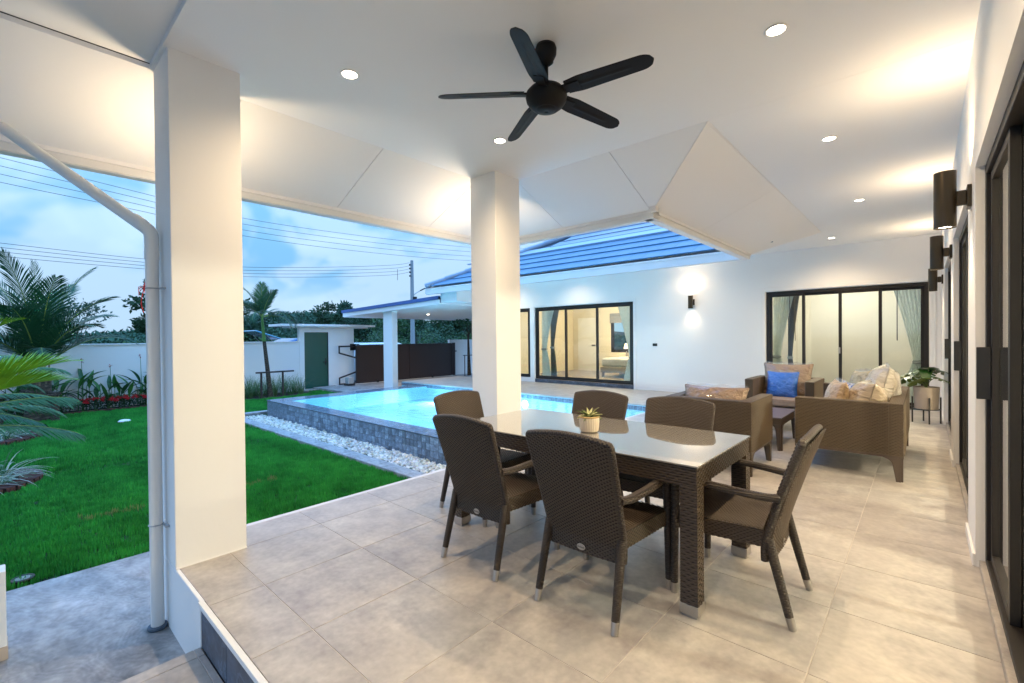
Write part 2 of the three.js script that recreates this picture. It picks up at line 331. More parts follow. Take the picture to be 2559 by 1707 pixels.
// pebble bed and its kerb
const kerb = sgroup('kerb');
for (let c = 0; c < 14; c++) { const a = -11.98 + c * 0.587; part('kerb_stone', [BR(a, a + 0.583, G - 0.1, G + 0.045, -3.655, -3.44, 0.008)], M.conc, kerb); }
for (let c = 0; c < 3; c++) { const z = -3.66 - c * 0.6; part('kerb_stone', [BR(-12.2, -11.985, G - 0.1, G + 0.045, z - 0.596, z, 0.008)], M.conc, kerb); }
{
  const gs = []; for (let k = 0; k < 3; k++) { const g = new THREE.IcosahedronGeometry(1, 1); const p = g.attributes.position; for (let i = 0; i < p.count; i++) { const v = V(p.getX(i), p.getY(i), p.getZ(i)); v.multiplyScalar(1 + 0.22 * PN.noise(v.x * 1.3 + k * 7, v.y * 1.3, v.z * 1.3)); p.setXYZ(i, v.x, v.y, v.z); } gs.push(mergeVertices(prepPos(g))); gs[k].computeVertexNormals(); }
  function prepPos(g) { g.deleteAttribute('normal'); g.deleteAttribute('uv'); return g; }
  const pm = std(lin(0.80, 0.755, 0.68), 0.55);
  structure('pebble_bedding', [B(-11.98, -3.77, G - 0.15, G - 0.06, -4.235, -3.66)], std(lin(0.5, 0.47, 0.43), 1, { map: soilT }));
  gs.forEach((g, k) => {
    const N = 1500, im = new THREE.InstancedMesh(g, pm, N), mt = new THREE.Matrix4(), q = new THREE.Quaternion(), e = new THREE.Euler(), c = new THREE.Color();
    for (let i = 0; i < N; i++) {
      const s = rr(0.018, 0.036); e.set(rr(0, 6), rr(0, 6), rr(0, 6)); q.setFromEuler(e);
      mt.compose(V(rr(-11.9, -3.83), G - 0.055 + rr(0, 0.04), rr(-4.21, -3.68)), q, V(s * rr(0.9, 1.4), s * rr(0.6, 0.85), s)); im.setMatrixAt(i, mt);
      const w = rr(0.5, 1.08); c.setRGB(w, w * rr(0.92, 1), w * rr(0.80, 1)); im.setColorAt(i, c);
    }
    im.name = numbered('pebbles'); im.castShadow = im.receiveShadow = true; im.userData = { label: 'loose white pebbles filling the strip under the mosaic pool wall', category: 'pebbles', kind: 'stuff', group: 'white pebbles along the pool' }; scene.add(im);
  });
}

// ---------------------------------------------------------------- the house
const house = thing('house', 'white single-storey villa with covered terrace, columns and blue tiled roof', 'house');
const hw = (g, m = M.wall) => part('wall', g, m, house);
// columns with their plinth
for (const [z0, z1] of [[-1.072, -0.682], [-3.868, -3.478]]) {
  const c = part('column', [BR(-3.722, -3.345, 0.0, CY + 0.02, z0, z1, 0.006)], M.wall, house);
}
hw([BR(-3.722, -2.836, G - 0.05, -0.003, -1.07, -0.682, 0.005)]);
part('caulk_line', [B(-3.344, -3.338, 0.0, 0.006, -1.072, -0.682)], M.trim, house);
// ceilings: flat boards
part('ceiling', [B(-3.70, 0.30, CY, CY + 0.1, -3.87, -0.66)], M.ceil, house);
part('ceiling', [B(-3.70, 0.30, CY + 0.035, CY + 0.135, -0.66, 3.2)], M.ceil, house);
part('ceiling', [B(-1.31, 0.30, CY, CY + 0.1, -9.42, -3.872)], M.ceil, house);
part('ceiling', [B(-10.6, 0.30, CY, CY + 0.1, -10.99, -9.422)], M.ceil, house);
part('ceiling_edge', [B(-3.724, -3.703, CY + 0.004, CY + 0.14, -0.66, 3.2)], M.ceil, house);
// sloping soffits, board by board with open joints
const SO = 0.88, SD = 0.372, backs = [];
function soffit(ax, ay, bx, by, cx, cy, dx, dy) { // quad a,b at the ceiling line, c,d at the eave (x,z), solid 15 mm board
  const P = [[ax, CY, ay], [bx, CY, by], [cx, CY - SD, cy], [dx, CY - SD, dy]], T = 0.02;
  const pos = []; for (const p of P) pos.push(...p); for (const p of P) pos.push(p[0], p[1] + T, p[2]);
  const idx = [0, 1, 2, 0, 2, 3, 4, 6, 5, 4, 7, 6, 0, 4, 5, 0, 5, 1, 1, 5, 6, 1, 6, 2, 2, 6, 7, 2, 7, 3, 3, 7, 4, 3, 4, 0];
  const g = new THREE.BufferGeometry(); g.setAttribute('position', new THREE.Float32BufferAttribute(pos, 3)); g.setIndex(idx);
  const h = toCreasedNormals(g, 0.3); uvm(h); part('soffit_panel', h, M.ceil, house);
  backs.push(prep(h.clone().translate(0, 0.03, 0)), ...[0.012, -0.012].flatMap(d => [prep(h.clone().translate(d, 0.055, 0)), prep(h.clone().translate(0, 0.08, d))]));
}
{
  const J = 0.003, xa = -3.702, xb = -3.70 - SO;
  const zs = [3.2, 2.4, 1.2, 0.01, -1.19, -2.37, -3.56];
  for (let i = 0; i < zs.length - 1; i++) soffit(xa, zs[i] - J, xa, zs[i + 1] + J, xb, zs[i + 1] + J, xb, zs[i] - J);
  soffit(xa, -3.56 - J, xa, -3.868, xb, -3.868 - SO + 0.006, xb, -3.56 - J);          // to the outer hip
  const za = -3.872, zb = -3.87 - SO;
  soffit(xa + 0.004, za, -3.39 - J, za, -3.39 - J, zb, xb + 0.008, zb);
  soffit(-3.39 + J, za, -2.22 - J, za, -2.22 - J, zb, -3.39 + J, zb);
  soffit(-2.22 + J, za, -1.313, za, -1.31 - SO - 0.003, zb, -2.22 + J, zb);
  const xc = -1.312, xd = -1.31 - SO, z2 = -9.42, z3 = -9.42 + SO;
  soffit(xc, -3.876, xc, -6.2 + J, xd, -6.2 + J, xd, zb - 0.004);
  soffit(xc, -6.2 - J, xc, z2 + 0.002, xd, z3 + 0.002, xd, -6.2 - J);
  const cut = [-1.314, -3.6, -4.8, -6.0, -7.2, -8.4, -9.6, -10.6];
  soffit(cut[0], z2, cut[1] + J, z2, cut[1] + J, z3, -1.31 - SO - 0.004, z3);
  for (let i = 1; i < cut.length - 1; i++) soffit(cut[i] - J, z2, cut[i + 1] + J, z2, cut[i + 1] + J, z3, cut[i] - J, z3);
  part('cover_strip', [B(-1.372, -1.316, CY - 0.006, CY + 0.002, -9.36, -3.93)], M.trim, house);
  // fascia boards and box gutters on all eaves
  const e = CY - SD, gt = [];
  const run = (x0, x1, z0, z1, nx, nz) => { // eave line with outward normal
    const w = 0.1;
    const f = (a, b, y0, y1) => B(Math.min(x0, x1) + Math.min(nx * a, nx * b) , Math.max(x0, x1) + Math.max(nx * a, nx * b), y0, y1, Math.min(z0, z1) + Math.min(nz * a, nz * b), Math.max(z0, z1) + Math.max(nz * a, nz * b));
    part('fascia', [f(0.0, 0.018, e - 0.03, e + 0.2)], M.trim, house);
    part('gutter', [f(0.02, 0.032, e - 0.085, e + 0.06), f(0.034, 0.12, e - 0.09, e - 0.078), f(0.122, 0.132, e - 0.086, e + 0.075), f(0.134, 0.142, e + 0.05, e + 0.085)], M.pvc, house);
  };
  run(xb, xb, 3.2, zb - 0.14, -1, 0);
  run(xb - 0.0, xd + 0.0, zb, zb, 0, -1);
  run(xd, xd, zb + 0.0, z3 - 0.0, -1, 0);
  run(-11.0, xd - 0.145, z3, z3, 0, 1);
  part('gutter_corner', [B(xd - 0.145, xd - 0.0, e - 0.088, e + 0.08, zb - 0.142, zb - 0.002)], M.pvc, house);
  part('gutter_corner', [B(xd - 0.02, xd + 0.05, e - 0.035, e + 0.16, zb - 0.02, zb + 0.05)], M.trim, house);
  part('gutter_corner', [B(xb - 0.14, xb, e - 0.088, e + 0.08, zb - 0.14, zb - 0.001)], M.pvc, house);
}
part('added_joint_backing', backs, std(lin(0.05, 0.05, 0.05), 0.9), house);  // dark sheets added above the boards to keep sky light out of the joints
// roof over the terrace, seen only as shade from below
part('roof', [grid((u, v) => [mix(-4.75, -1.2, v), mix(2.9, 4.5, v), mix(3.2, -4.95 + v * 3.6, u)], 1, 1), grid((u, v) => [mix(-1.2, 0.5, v), 4.5, mix(3.2, -9, u)], 1, 1)], std(lin(0.14, 0.22, 0.36), 0.5), house);

// far wing wall with window and sliding-door openings
hw([B(-10.6, -10.42, 0, CY, FZ - 0.16, FZ), B(-9.12, -8.935, 0, CY, FZ - 0.16, FZ), B(-5.635, -2.535, 0, CY, FZ - 0.16, FZ), B(0.065, 0.5, 0, CY, FZ - 0.16, FZ),
  B(-10.42, -9.12, 0, 0.13, FZ - 0.16, FZ - 0.0), B(-10.42, -9.12, 2.285, CY, FZ - 0.16, FZ), B(-8.935, -5.635, 2.285, CY, FZ - 0.16, FZ), B(-2.535, 0.065, 2.295, CY, FZ - 0.16, FZ)]);
part('sill', [BR(-8.93, -5.64, 0.0, 0.1, FZ - 0.05, FZ + 0.006, 0.004)], M.slate, house);
part('skirting', [BR(-5.53, -2.56, 0, 0.09, FZ + 0.001, FZ + 0.014, 0.004)], M.trim, house);
for (const [a, b, y] of [[-8.935, -5.635, 2.285], [-2.535, 0.065, 2.295]]) part('window_moulding', [BR(a - 0.085, a - 0.012, y === 2.285 ? 0 : 0.0, y + 0.085, FZ + 0.0005, FZ + 0.016, 0.004), BR(b + 0.012, b + 0.085, 0, y + 0.085, FZ + 0.0005, FZ + 0.016, 0.004), BR(a - 0.012, b + 0.012, y + 0.012, y + 0.085, FZ + 0.0005, FZ + 0.016, 0.004)], M.trim, house);
// glazed units: local x along the wall, y up, +z outwards
function glazed(name, w, y0, y1, nP, opt = {}) {
  const t = new THREE.Group(); t.name = name; house.add(t);
  const F = 0.06, D = 0.09;
  part('frame', [BR(0, F, y0, y1, -D, 0, 0.004), BR(w - F, w, y0, y1, -D, 0, 0.004), BR(F, w - F, y1 - F, y1, -D, 0, 0.004), BR(F, w - F, y0, y0 + (opt.sill ?? 0.045), -D, 0.0, 0.004)], M.frame, t);
  const iw = w - 2 * F, pw = iw / nP, S = opt.stile ?? 0.05;
  for (let i = 0; i < nP; i++) {
    const a = F + i * pw - (i ? S / 2 : 0), b = F + (i + 1) * pw + (i < nP - 1 ? S / 2 : 0), z = (i % 2 ? -0.075 : -0.036), yb = y0 + (opt.sill ?? 0.045), yt = y1 - F;
    part('sash', [BR(a, a + S, yb, yt, z - 0.018, z + 0.018, 0.003), BR(b - S, b, yb, yt, z - 0.018, z + 0.018, 0.003), BR(a + S, b - S, yt - 0.05, yt, z - 0.018, z + 0.018, 0.003), BR(a + S, b - S, yb, yb + 0.05, z - 0.018, z + 0.018, 0.003)], M.frame, t);
    part('pane', [B(a + S - 0.004, b - S + 0.004, yb + 0.046, yt - 0.046, z - 0.003, z + 0.003)], M.glass, t);
  }
  return t;
}
{
  const a = glazed('window', 3.28, 0.105, 2.28, 3); a.position.set(-8.928, 0, FZ - 0.03);
  const b = glazed('window', 1.29, 0.132, 2.28, 1); b.position.set(-10.415, 0, FZ - 0.02);
  const c = glazed('sliding_door', 2.59, 0.02, 2.29, 4); c.position.set(-2.53, 0, FZ - 0.02);
  part('handle', [BR(1.29 - 0.012, 1.29 + 0.012, 1.0, 1.12, -0.002, 0.016, 0.004)], M.steel, c);
}
// long wall on the right with three sliding doors
const DZ = [[-3.82, -0.7], [-6.52, -4.42], [-9.42, -7.12]], DH = 2.345;
hw([B(WX, WX + 0.2, 0, CY, -4.42, -3.82), B(WX, WX + 0.2, 0, CY, -7.12, -6.52), B(WX, WX + 0.2, 0, CY, FZ, -9.42), B(WX, WX + 0.2, 0, CY + 0.04, -0.7, 3.2),
  B(WX, WX + 0.2, DH, CY, -3.82, -0.7), B(WX, WX + 0.2, DH, CY, -6.52, -4.42), B(WX, WX + 0.2, DH, CY, -9.42, -7.12)]);
part('skirting', [BR(WX - 0.014, WX - 0.0005, 0, 0.075, -4.42, -3.822, 0.004), BR(WX - 0.014, WX - 0.0005, 0, 0.075, -7.12, -6.522, 0.004), BR(WX - 0.014, WX - 0.0005, 0, 0.075, FZ, -9.422, 0.004)], M.trim, house);
DZ.forEach(([zf, zn], i) => {
  const w = zn - zf, n = [4, 3, 3][i];
  const t = glazed('sliding_door', w - 0.008, 0.045, DH - 0.004, n, { stile: 0.055, sill: 0.03 });
  t.rotation.y = -Math.PI / 2; t.position.set(WX + 0.04, 0, zf + 0.004); // local +x -> world +z, local +z -> world -x
  part('handle', [BR(0.085, 0.108, 1.0, 1.295, -0.016, 0.042, 0.004)], M.black, t);
  part('threshold', [BR(0, w - 0.01, 0.001, 0.044, -0.14, 0.026, 0.004)], M.tileB, t);
});
// far wing roof: flat concrete tiles, course by course, and its hip
{
  const roof = new THREE.Group(); roof.name = 'roof'; house.add(roof);
  const s = 0.5, ang = Math.atan(s), z0 = -8.42, y0 = 2.86, cz = 0.415;
  const mats = [0, 1, 2].map(k => std(lin(0.085 + k * 0.012, 0.215 + k * 0.015, 0.36 + k * 0.02), 0.34, { bumpMap: concB, bumpScale: 0.002 }));
  const lite = [0, 1].map(k => std(lin(0.30 + k * 0.02, 0.36 + k * 0.02, 0.46 + k * 0.02), 0.3, { bumpMap: concB, bumpScale: 0.002 }));
  const L = 0.46 / Math.cos(ang) * 0.98;
  const g = uvm(prep(new RoundedBoxGeometry(0.327, 0.022, L, 1, 0.004)));
  part('underlay', [grid((u, v) => [mix(-11 + v * 4.4, -2.3 + v * 4.4, u), y0 - 0.03 + v * 4.4 * s, z0 - v * 4.4], 1, 1)], std(lin(0.1, 0.12, 0.16), 0.9), roof);
  part('underlay', [grid((u, v) => [-11 + v * 4.4, y0 - 0.03 + v * 4.4 * s, mix(z0 - v * 4.4, -20, u)], 1, 1)], mats[0], roof);
  for (let c = 0; c < 10; c++) {
    if (c === 4) continue;
    const zc = z0 - 0.02 - (c + 0.5) * cz, yc = y0 + (z0 - zc) * s, off = (c % 2) * 0.165;
    const xa = c < 4 ? -11 + (z0 - zc) : -7.9, xb = -2.0;
    for (let x = xb - off; x > xa; x -= 0.33) {
      const o = part('roof_tile', g, c < 4 ? mats[Math.floor(rnd() * 3)] : lite[Math.floor(rnd() * 2)], roof);
      o.position.set(x, yc + 0.022, zc); o.rotation.x = ang - 0.05;
    }
  }
  // pale metal flashing between the lower and the upper courses
  const fc = z0 - 0.02 - 4.5 * cz;
  part('flashing', [uvm(new THREE.BoxGeometry(9, 0.012, 0.52).rotateX(ang).translate(-6.4, y0 + (z0 - fc) * s + 0.03, fc)), uvm(new THREE.BoxGeometry(9, 0.03, 0.03).rotateX(ang).translate(-6.4, y0 + (z0 - fc) * s - 0.07, fc + 0.27))], std(lin(0.45, 0.55, 0.68), 0.3, { metalness: 0.3 }), roof);
  for (let k = 0; k < 9; k++) { const a = V(-11 + k * 0.42, y0 + 0.05 + k * 0.42 * s, z0 - k * 0.42), b = V(-11 + (k + 1.06) * 0.42, y0 + 0.035 + (k + 1.06) * 0.42 * s, z0 - (k + 1.06) * 0.42); part('hip_cap', [between(a, b, 0.085, 0.075, 12)], lite[0], roof); }
  part('eave_board', [B(-11.0, -2.2, 2.78, 2.875, -8.56, -8.5)], M.trim, roof);
}
// beam block at the wing's end and the carport
part('beam', [BR(-10.62, -9.9, 2.42, 2.80, -10.99, -8.68, 0.006)], M.wall, house);
const carport = thing('carport', 'white flat carport with thin blue metal roof edge beside the brown gate', 'carport');
{
  const sl = (2.62 - 2.45) / 5.7, Y = x => 2.45 + (x + 16.3) * sl; // top line
  const slab = (x0, x1, t0, t1, z0, z1, m, n) => { const g = grid((u, v) => [0, 0, 0], 1, 1); const P = [[x0, Y(x0)], [x1, Y(x1)]]; const pos = []; for (const z of [z0, z1]) for (const [x, y] of P) for (const t of [t0, t1]) pos.push(V(x, y + t, z)); const q = (a, b, c, d) => [a, b, c, a, c, d]; const I = [...q(0, 2, 3, 1), ...q(4, 5, 7, 6), ...q(0, 4, 6, 2), ...q(1, 3, 7, 5), ...q(0, 1, 5, 4), ...q(2, 6, 7, 3)]; const bg = new THREE.BufferGeometry(); bg.setAttribute('position', new THREE.Float32BufferAttribute(I.flatMap(i => [pos[i].x, pos[i].y, pos[i].z]), 3)); bg.computeVertexNormals(); uvm(bg); part(n, bg, m, carport); };
  slab(-16.3, -10.6, -0.02, 0.0, -8.56, -15.6, std(lin(0.05, 0.12, 0.34), 0.4), 'roof_sheet');
  slab(-16.3, -10.6, -0.105, -0.02, -8.56, -8.575, std(lin(0.05, 0.12, 0.34), 0.4), 'roof_edge');
  slab(-16.27, -10.6, -0.245, -0.107, -8.60, -8.63, M.trim, 'fascia');
  slab(-16.27, -10.6, -0.245, -0.20, -8.632, -15.55, M.ceil, 'ceiling');
  slab(-16.27, -16.22, -0.26, -0.107, -8.632, -15.55, M.trim, 'fascia');
  part('post', [BR(-13.8, -13.27, -0.34, Y(-13.5) - 0.24, -8.97, -8.76, 0.005)], M.wall, carport);
  part('post', [BR(-13.8, -13.27, -0.34, Y(-13.5) - 0.24, -15.2, -14.99, 0.005)], M.wall, carport);
}
// ---------------------------------------------------------------- street wall, gatehouse, gate
const SX = -16.3;
{
  const w = thing('garden_wall', 'long white rendered boundary wall behind the flower bed', 'wall');
  part('wall', [B(SX - 0.12, SX, G - 0.3, 1.275, -6.98, 14)], M.wall, w);
  part('coping', [BR(SX - 0.16, SX + 0.03, 1.277, 1.312, -6.98, 14, 0.006)], M.trim, w);
  const w2 = thing('garden_wall', 'short white wall beyond the brown sliding gate', 'wall');
  part('wall', [B(SX - 0.12, SX, G - 0.3, 1.265, -24, -13.82)], M.wall, w2);
  part('coping', [BR(SX - 0.15, SX + 0.02, 1.267, 1.295, -24, -13.82, 0.006)], M.trim, w2);
  const p = thing('gatehouse', 'white doorway block with flat roof slab and green door in the street wall', 'gatehouse');
  part('wall', [B(SX - 0.16, SX + 0.0, G - 0.3, 1.78, -7.16, -6.985), B(SX - 0.16, SX, G - 0.3, 1.78, -9.05, -8.04), B(SX - 0.16, SX, 1.63, 1.78, -8.04, -7.16)], M.wall, p);
  part('roof_slab', [BR(SX - 0.9, SX + 0.25, 1.83, 1.91, -9.83, -6.3, 0.008), BR(SX - 0.5, SX + 0.1, 1.782, 1.828, -9.6, -6.6, 0.008)], M.trim, p);
  const d = part('door', [BR(SX - 0.1, SX - 0.05, -0.385, 1.62, -8.02, -7.18, 0.004)], phys(lin(0.006, 0.085, 0.055), 0.28, { clearcoat: 0.5, clearcoatRoughness: 0.2 }), p);
  part('door_frame', [BR(SX - 0.11, SX - 0.02, G, 1.63, -8.04, -8.02, 0.003), BR(SX - 0.11, SX - 0.02, G, 1.63, -7.18, -7.16, 0.003)], std(lin(0.01, 0.02, 0.025), 0.4), p);
  part('handle', [BR(SX - 0.05, SX + 0.0, 0.53, 0.56, -7.98, -7.86, 0.004), BR(SX - 0.05, SX - 0.03, 0.42, 0.68, -7.965, -7.93, 0.004)], M.black, d);
  part('doorstep', [BR(SX - 0.2, SX + 0.35, G - 0.1, -0.39, -8.2, -7.0, 0.01)], M.tileB, p);
}
{
  const t = thing('sliding_gate', 'dark brown metal sliding gate running on a white track', 'gate');
  const gm = phys(lin(0.028, 0.017, 0.018), 0.42, { clearcoat: 0.2 }), gx = SX + 0.22;
  part('panel', [BR(gx - 0.02, gx + 0.02, -0.27, 1.11, -11.42, -9.06, 0.004)], gm, t);
  part('panel', [BR(gx - 0.02, gx + 0.02, -0.27, 1.11, -13.72, -11.50, 0.004)], gm, t);
  part('frame', [BR(gx - 0.035, gx + 0.035, -0.30, 1.14, -9.06, -9.0, 0.004), BR(gx - 0.035, gx + 0.035, -0.30, 1.14, -11.50, -11.42, 0.004), BR(gx - 0.035, gx + 0.035, -0.30, 1.14, -13.78, -13.72, 0.004), BR(gx - 0.035, gx + 0.035, 1.111, 1.15, -13.72, -9.06, 0.004), BR(gx - 0.035, gx + 0.035, -0.32, -0.271, -13.72, -9.06, 0.004)], gm, t);
  part('brace', [between(V(gx, 1.10, -9.0), V(gx, 1.10, -8.32), 0.03, 0.03, 4), between(V(gx, 1.12, -8.34), V(gx, 0.84, -8.34), 0.03, 0.03, 4), between(V(gx, 0.86, -8.33), V(gx, 0.66, -9.0), 0.03, 0.03, 4)], gm, t);
  part('brace', [between(V(gx, -0.30, -9.0), V(gx, -0.30, -8.32), 0.03, 0.03, 4), between(V(gx, -0.32, -8.34), V(gx, -0.05, -8.34), 0.03, 0.03, 4), between(V(gx, -0.07, -8.33), V(gx, 0.12, -9.0), 0.03, 0.03, 4)], gm, t);
  part('track', [BR(gx - 0.06, gx + 0.06, -0.345, -0.325, -13.9, -8.2, 0.004)], M.pvc, t);
  for (const z of [-9.9, -12.6]) part('roller', [new THREE.CylinderGeometry(0.05, 0.05, 0.05, 16).rotateZ(Math.PI / 2).translate(gx + 0.05, -0.29, z)], M.black, t);
  part('end_post', [BR(gx - 0.05, gx + 0.05, -0.34, 1.16, -13.93, -13.82, 0.004)], gm, t);
  part('latch', [BR(gx + 0.0, gx + 0.04, 0.75, 0.80, -14.02, -13.93, 0.004)], M.black, t);
  const m = thing('gate_motor', 'small grey box motor on black foot beside the brown gate', 'motor', [SX + 0.55, -0.335, -8.55]);
  part('foot', [BR(-0.16, 0.16, 0, 0.06, -0.14, 0.14, 0.01)], M.black, m);
  part('cover', [BR(-0.12, 0.12, 0.061, 0.30, -0.11, 0.11, 0.03)], std(lin(0.42, 0.42, 0.42), 0.5), m);
  const gl = thing('gate_roller_guide', 'black guide bracket holding the top rail of the gate', 'bracket', [SX + 0.01, 1.04, -9.0]);
  part('bracket', [BR(0, 0.28, 0.115, 0.15, -0.12, 0.12, 0.004), BR(0, 0.02, -0.1, 0.15, -0.12, 0.12, 0.004)], M.black, gl);
}
{
  const w = thing('planter_wall', 'low white rendered cheek wall standing on the concrete path', 'wall', [-3.93, G, 0]);
  part('wall', [BR(-0.07, 0.06, 0, 0.50, 0.0, 2.2, 0.006)], M.wall, w);
  part('base', [BR(-0.075, 0.066, 0, 0.075, -0.004, 2.2, 0.004)], std(lin(0.55, 0.45, 0.36), 0.8), w);
}

// ---------------------------------------------------------------- lamps
function spot(t, I, pos, to, angle, pen, r = 0.045) {
  const l = new THREE.SpotLight(LAMP, I, 0, angle, pen, 2); l.position.set(...pos); l.target.position.set(...to); l.castShadow = true; l.shadow.radius = r / 0.02; t.add(l, l.target); return l;
}
function downlight(x, z, y, I, label, group) {
  const t = thing('downlight', label, 'downlight', [x, y, z], 0, group);
  part('rim', [new THREE.LatheGeometry([[0.046, -0.001], [0.058, -0.001], [0.062, -0.004], [0.058, -0.009], [0.048, -0.006], [0.046, -0.003]].map(p => new THREE.Vector2(...p)), 32)], M.trim, t);
  part('lens', [new THREE.CylinderGeometry(0.046, 0.046, 0.004, 28).translate(0, -0.003, 0)], M.bulb, t);
  spot(t, I, [0, -0.02, 0], [0, -1, 0], 1.34, 1, 0.04);
}
const DL = 3.8;
for (const [x, z] of [[-2.82, -1.56], [-2.80, -2.98], [-0.63, -1.56], [-0.63, -2.99], [-0.63, -4.96], [-0.63, -7.5]]) downlight(x, z, CY, DL, 'round recessed downlight glowing in the terrace ceiling', 'downlights over the terrace');
downlight(-1.25, -10.07, CY, DL, 'round recessed downlight above the far sliding door', null);
for (const x of [-4.1, -7.3, -9.6]) downlight(x, -10.3, CY, 1.8, 'recessed downlight in the veranda ceiling above the bedroom windows', 'downlights along the far veranda');
downlight(-13.95, -10.8, 2.265, 7, 'round recessed downlight glowing in the carport ceiling', null);
function wallLamp(label, [x, y, z], turn, I, H = 0.36) { // local +z away from the wall
  const t = thing('wall_lamp', label, 'wall lamp', [x, y, z], turn, 'up and down wall lamps');
  const bm = phys(lin(0.055, 0.04, 0.022), 0.34, { metalness: 0.5, clearcoat: 0.2 });
  part('plate', [BR(-0.055, 0.055, -0.07, 0.07, 0.0, 0.022, 0.004)], bm, t);
  part('bracket', [BR(-0.022, 0.022, -0.045, 0.045, 0.0225, 0.068, 0.003)], bm, t);
  const c = part('body', [new THREE.LatheGeometry([[0.045, -H / 2 + 0.012], [0.045, -H / 2], [0.056, -H / 2], [0.056, 0.0], [0.0552, 0.001], [0.0552, 0.004], [0.056, 0.005], [0.056, H / 2], [0.045, H / 2], [0.045, H / 2 - 0.012]].map(p => new THREE.Vector2(...p)), 36).translate(0, 0, 0.122)], bm, t);
  part('lens', [new THREE.CylinderGeometry(0.0445, 0.0445, 0.004, 28).translate(0, H / 2 - 0.012, 0.122)], M.bulb, t);
  part('lens', [new THREE.CylinderGeometry(0.0445, 0.0445, 0.004, 28).translate(0, -H / 2 + 0.012, 0.122)], M.bulb, t);
  spot(t, I, [0, H / 2 + 0.002, 0.122], [0, 2, 0.2], 1.4, 1, 0.045);
  spot(t, I * 0.45, [0, -H / 2 - 0.002, 0.122], [0, -2, 0.14], 1.0, 1, 0.035);
}
wallLamp('bronze cylinder wall lamp on the pier next to the first glass door', [WX, 2.24, -4.12], -Math.PI / 2, 0.95);
wallLamp('bronze cylinder wall lamp on the pier between the second and third glass doors', [WX, 2.25, -6.82], -Math.PI / 2, 1.05);
wallLamp('bronze cylinder wall lamp in the corner past the third glass door', [WX, 2.23, -9.95], -Math.PI / 2, 1.05);
wallLamp('bronze cylinder wall lamp between bedroom window and far sliding door', [-4.1, 2.17, FZ], 0, 0.9, 0.3);
wallLamp('bronze cylinder wall lamp on the garden face of the front column', [-3.722, 1.95, -0.88], -Math.PI / 2, 1.35);
wallLamp('bronze cylinder wall lamp on the garden face of the column by the pool', [-3.722, 1.95, -3.67], -Math.PI / 2, 1.35);

// ceiling fan
{
  const t = thing('ceiling_fan', 'black five-blade ceiling fan hanging above the dining table', 'fan', [-1.69, 2.82, -2.21]);
  const fm = phys(lin(0.006, 0.005, 0.005), 0.55, { specularIntensity: 0.5 });
  const lathe = (pts, n = 40) => new THREE.LatheGeometry(pts.map(p => new THREE.Vector2(...p)), n);
  part('canopy', [lathe([[0, 0.304], [0.058, 0.304], [0.064, 0.285], [0.062, 0.25], [0.05, 0.225], [0.046, 0.222], [0.044, 0.205], [0.02, 0.185], [0, 0.183]])], fm, t);
  part('wiring_tag', [BR(-0.066, -0.040, 0.262, 0.286, -0.012, 0.05, 0.003)], std(lin(0.65, 0.10, 0.05), 0.6), t);
  part('downrod', [CYL(0.013, 0.013, 0.16, 14, 0, 0.06, 0)], fm, t);
  part('motor', [lathe([[0, 0.062], [0.05, 0.06], [0.098, 0.046], [0.120, 0.022], [0.125, 0.0], [0.119, -0.028], [0.1, -0.056], [0.074, -0.076], [0.062, -0.080], [0.060, -0.077], [0.054, -0.085], [0.03, -0.090], [0.012, -0.091], [0.011, -0.087], [0, -0.087]])], fm, t);
  for (let k = 0; k < 5; k++) {
    const a = (64 - 72 * k) * Math.PI / 180;
    const o = new THREE.Group();
    const prof = u => mix(0.046, 0.057, sstep(0, 0.2, u)) * (1 - 0.22 * u) * (u > 0.86 ? Math.sqrt(Math.max(0, 1 - ((u - 0.86) / 0.14) ** 2)) * 0.98 + 0.02 : 1);
    const top = grid((u, v) => { const r = 0.135 + u * 0.515, w = (v - 0.5) * 2 * prof(u) + u * 0.012, ri = Math.exp(-(((v - 0.5) * 13) ** 2)) * 0.004 * sstep(0, 0.05, u) * (1 - sstep(0.7, 0.78, u)); return [r, w * 0.26 + 0.012 + ri * -1 - 0.02 * u, w]; }, 36, 14);
    const g2 = grid((u, v) => { const r = 0.135 + u * 0.515, w = (v - 0.5) * 2 * prof(u) + u * 0.012; return [r, w * 0.26 + 0.019 - 0.02 * u, w]; }, 36, 14);
    const arm = new THREE.BoxGeometry(0.13, 0.012, 0.06).rotateX(-0.24).translate(0.155, 0.010, 0);
    const b = part('blade', [prep(top), prep(g2), prep(arm)], fm, t); b.rotation.y = -a;
  }
}
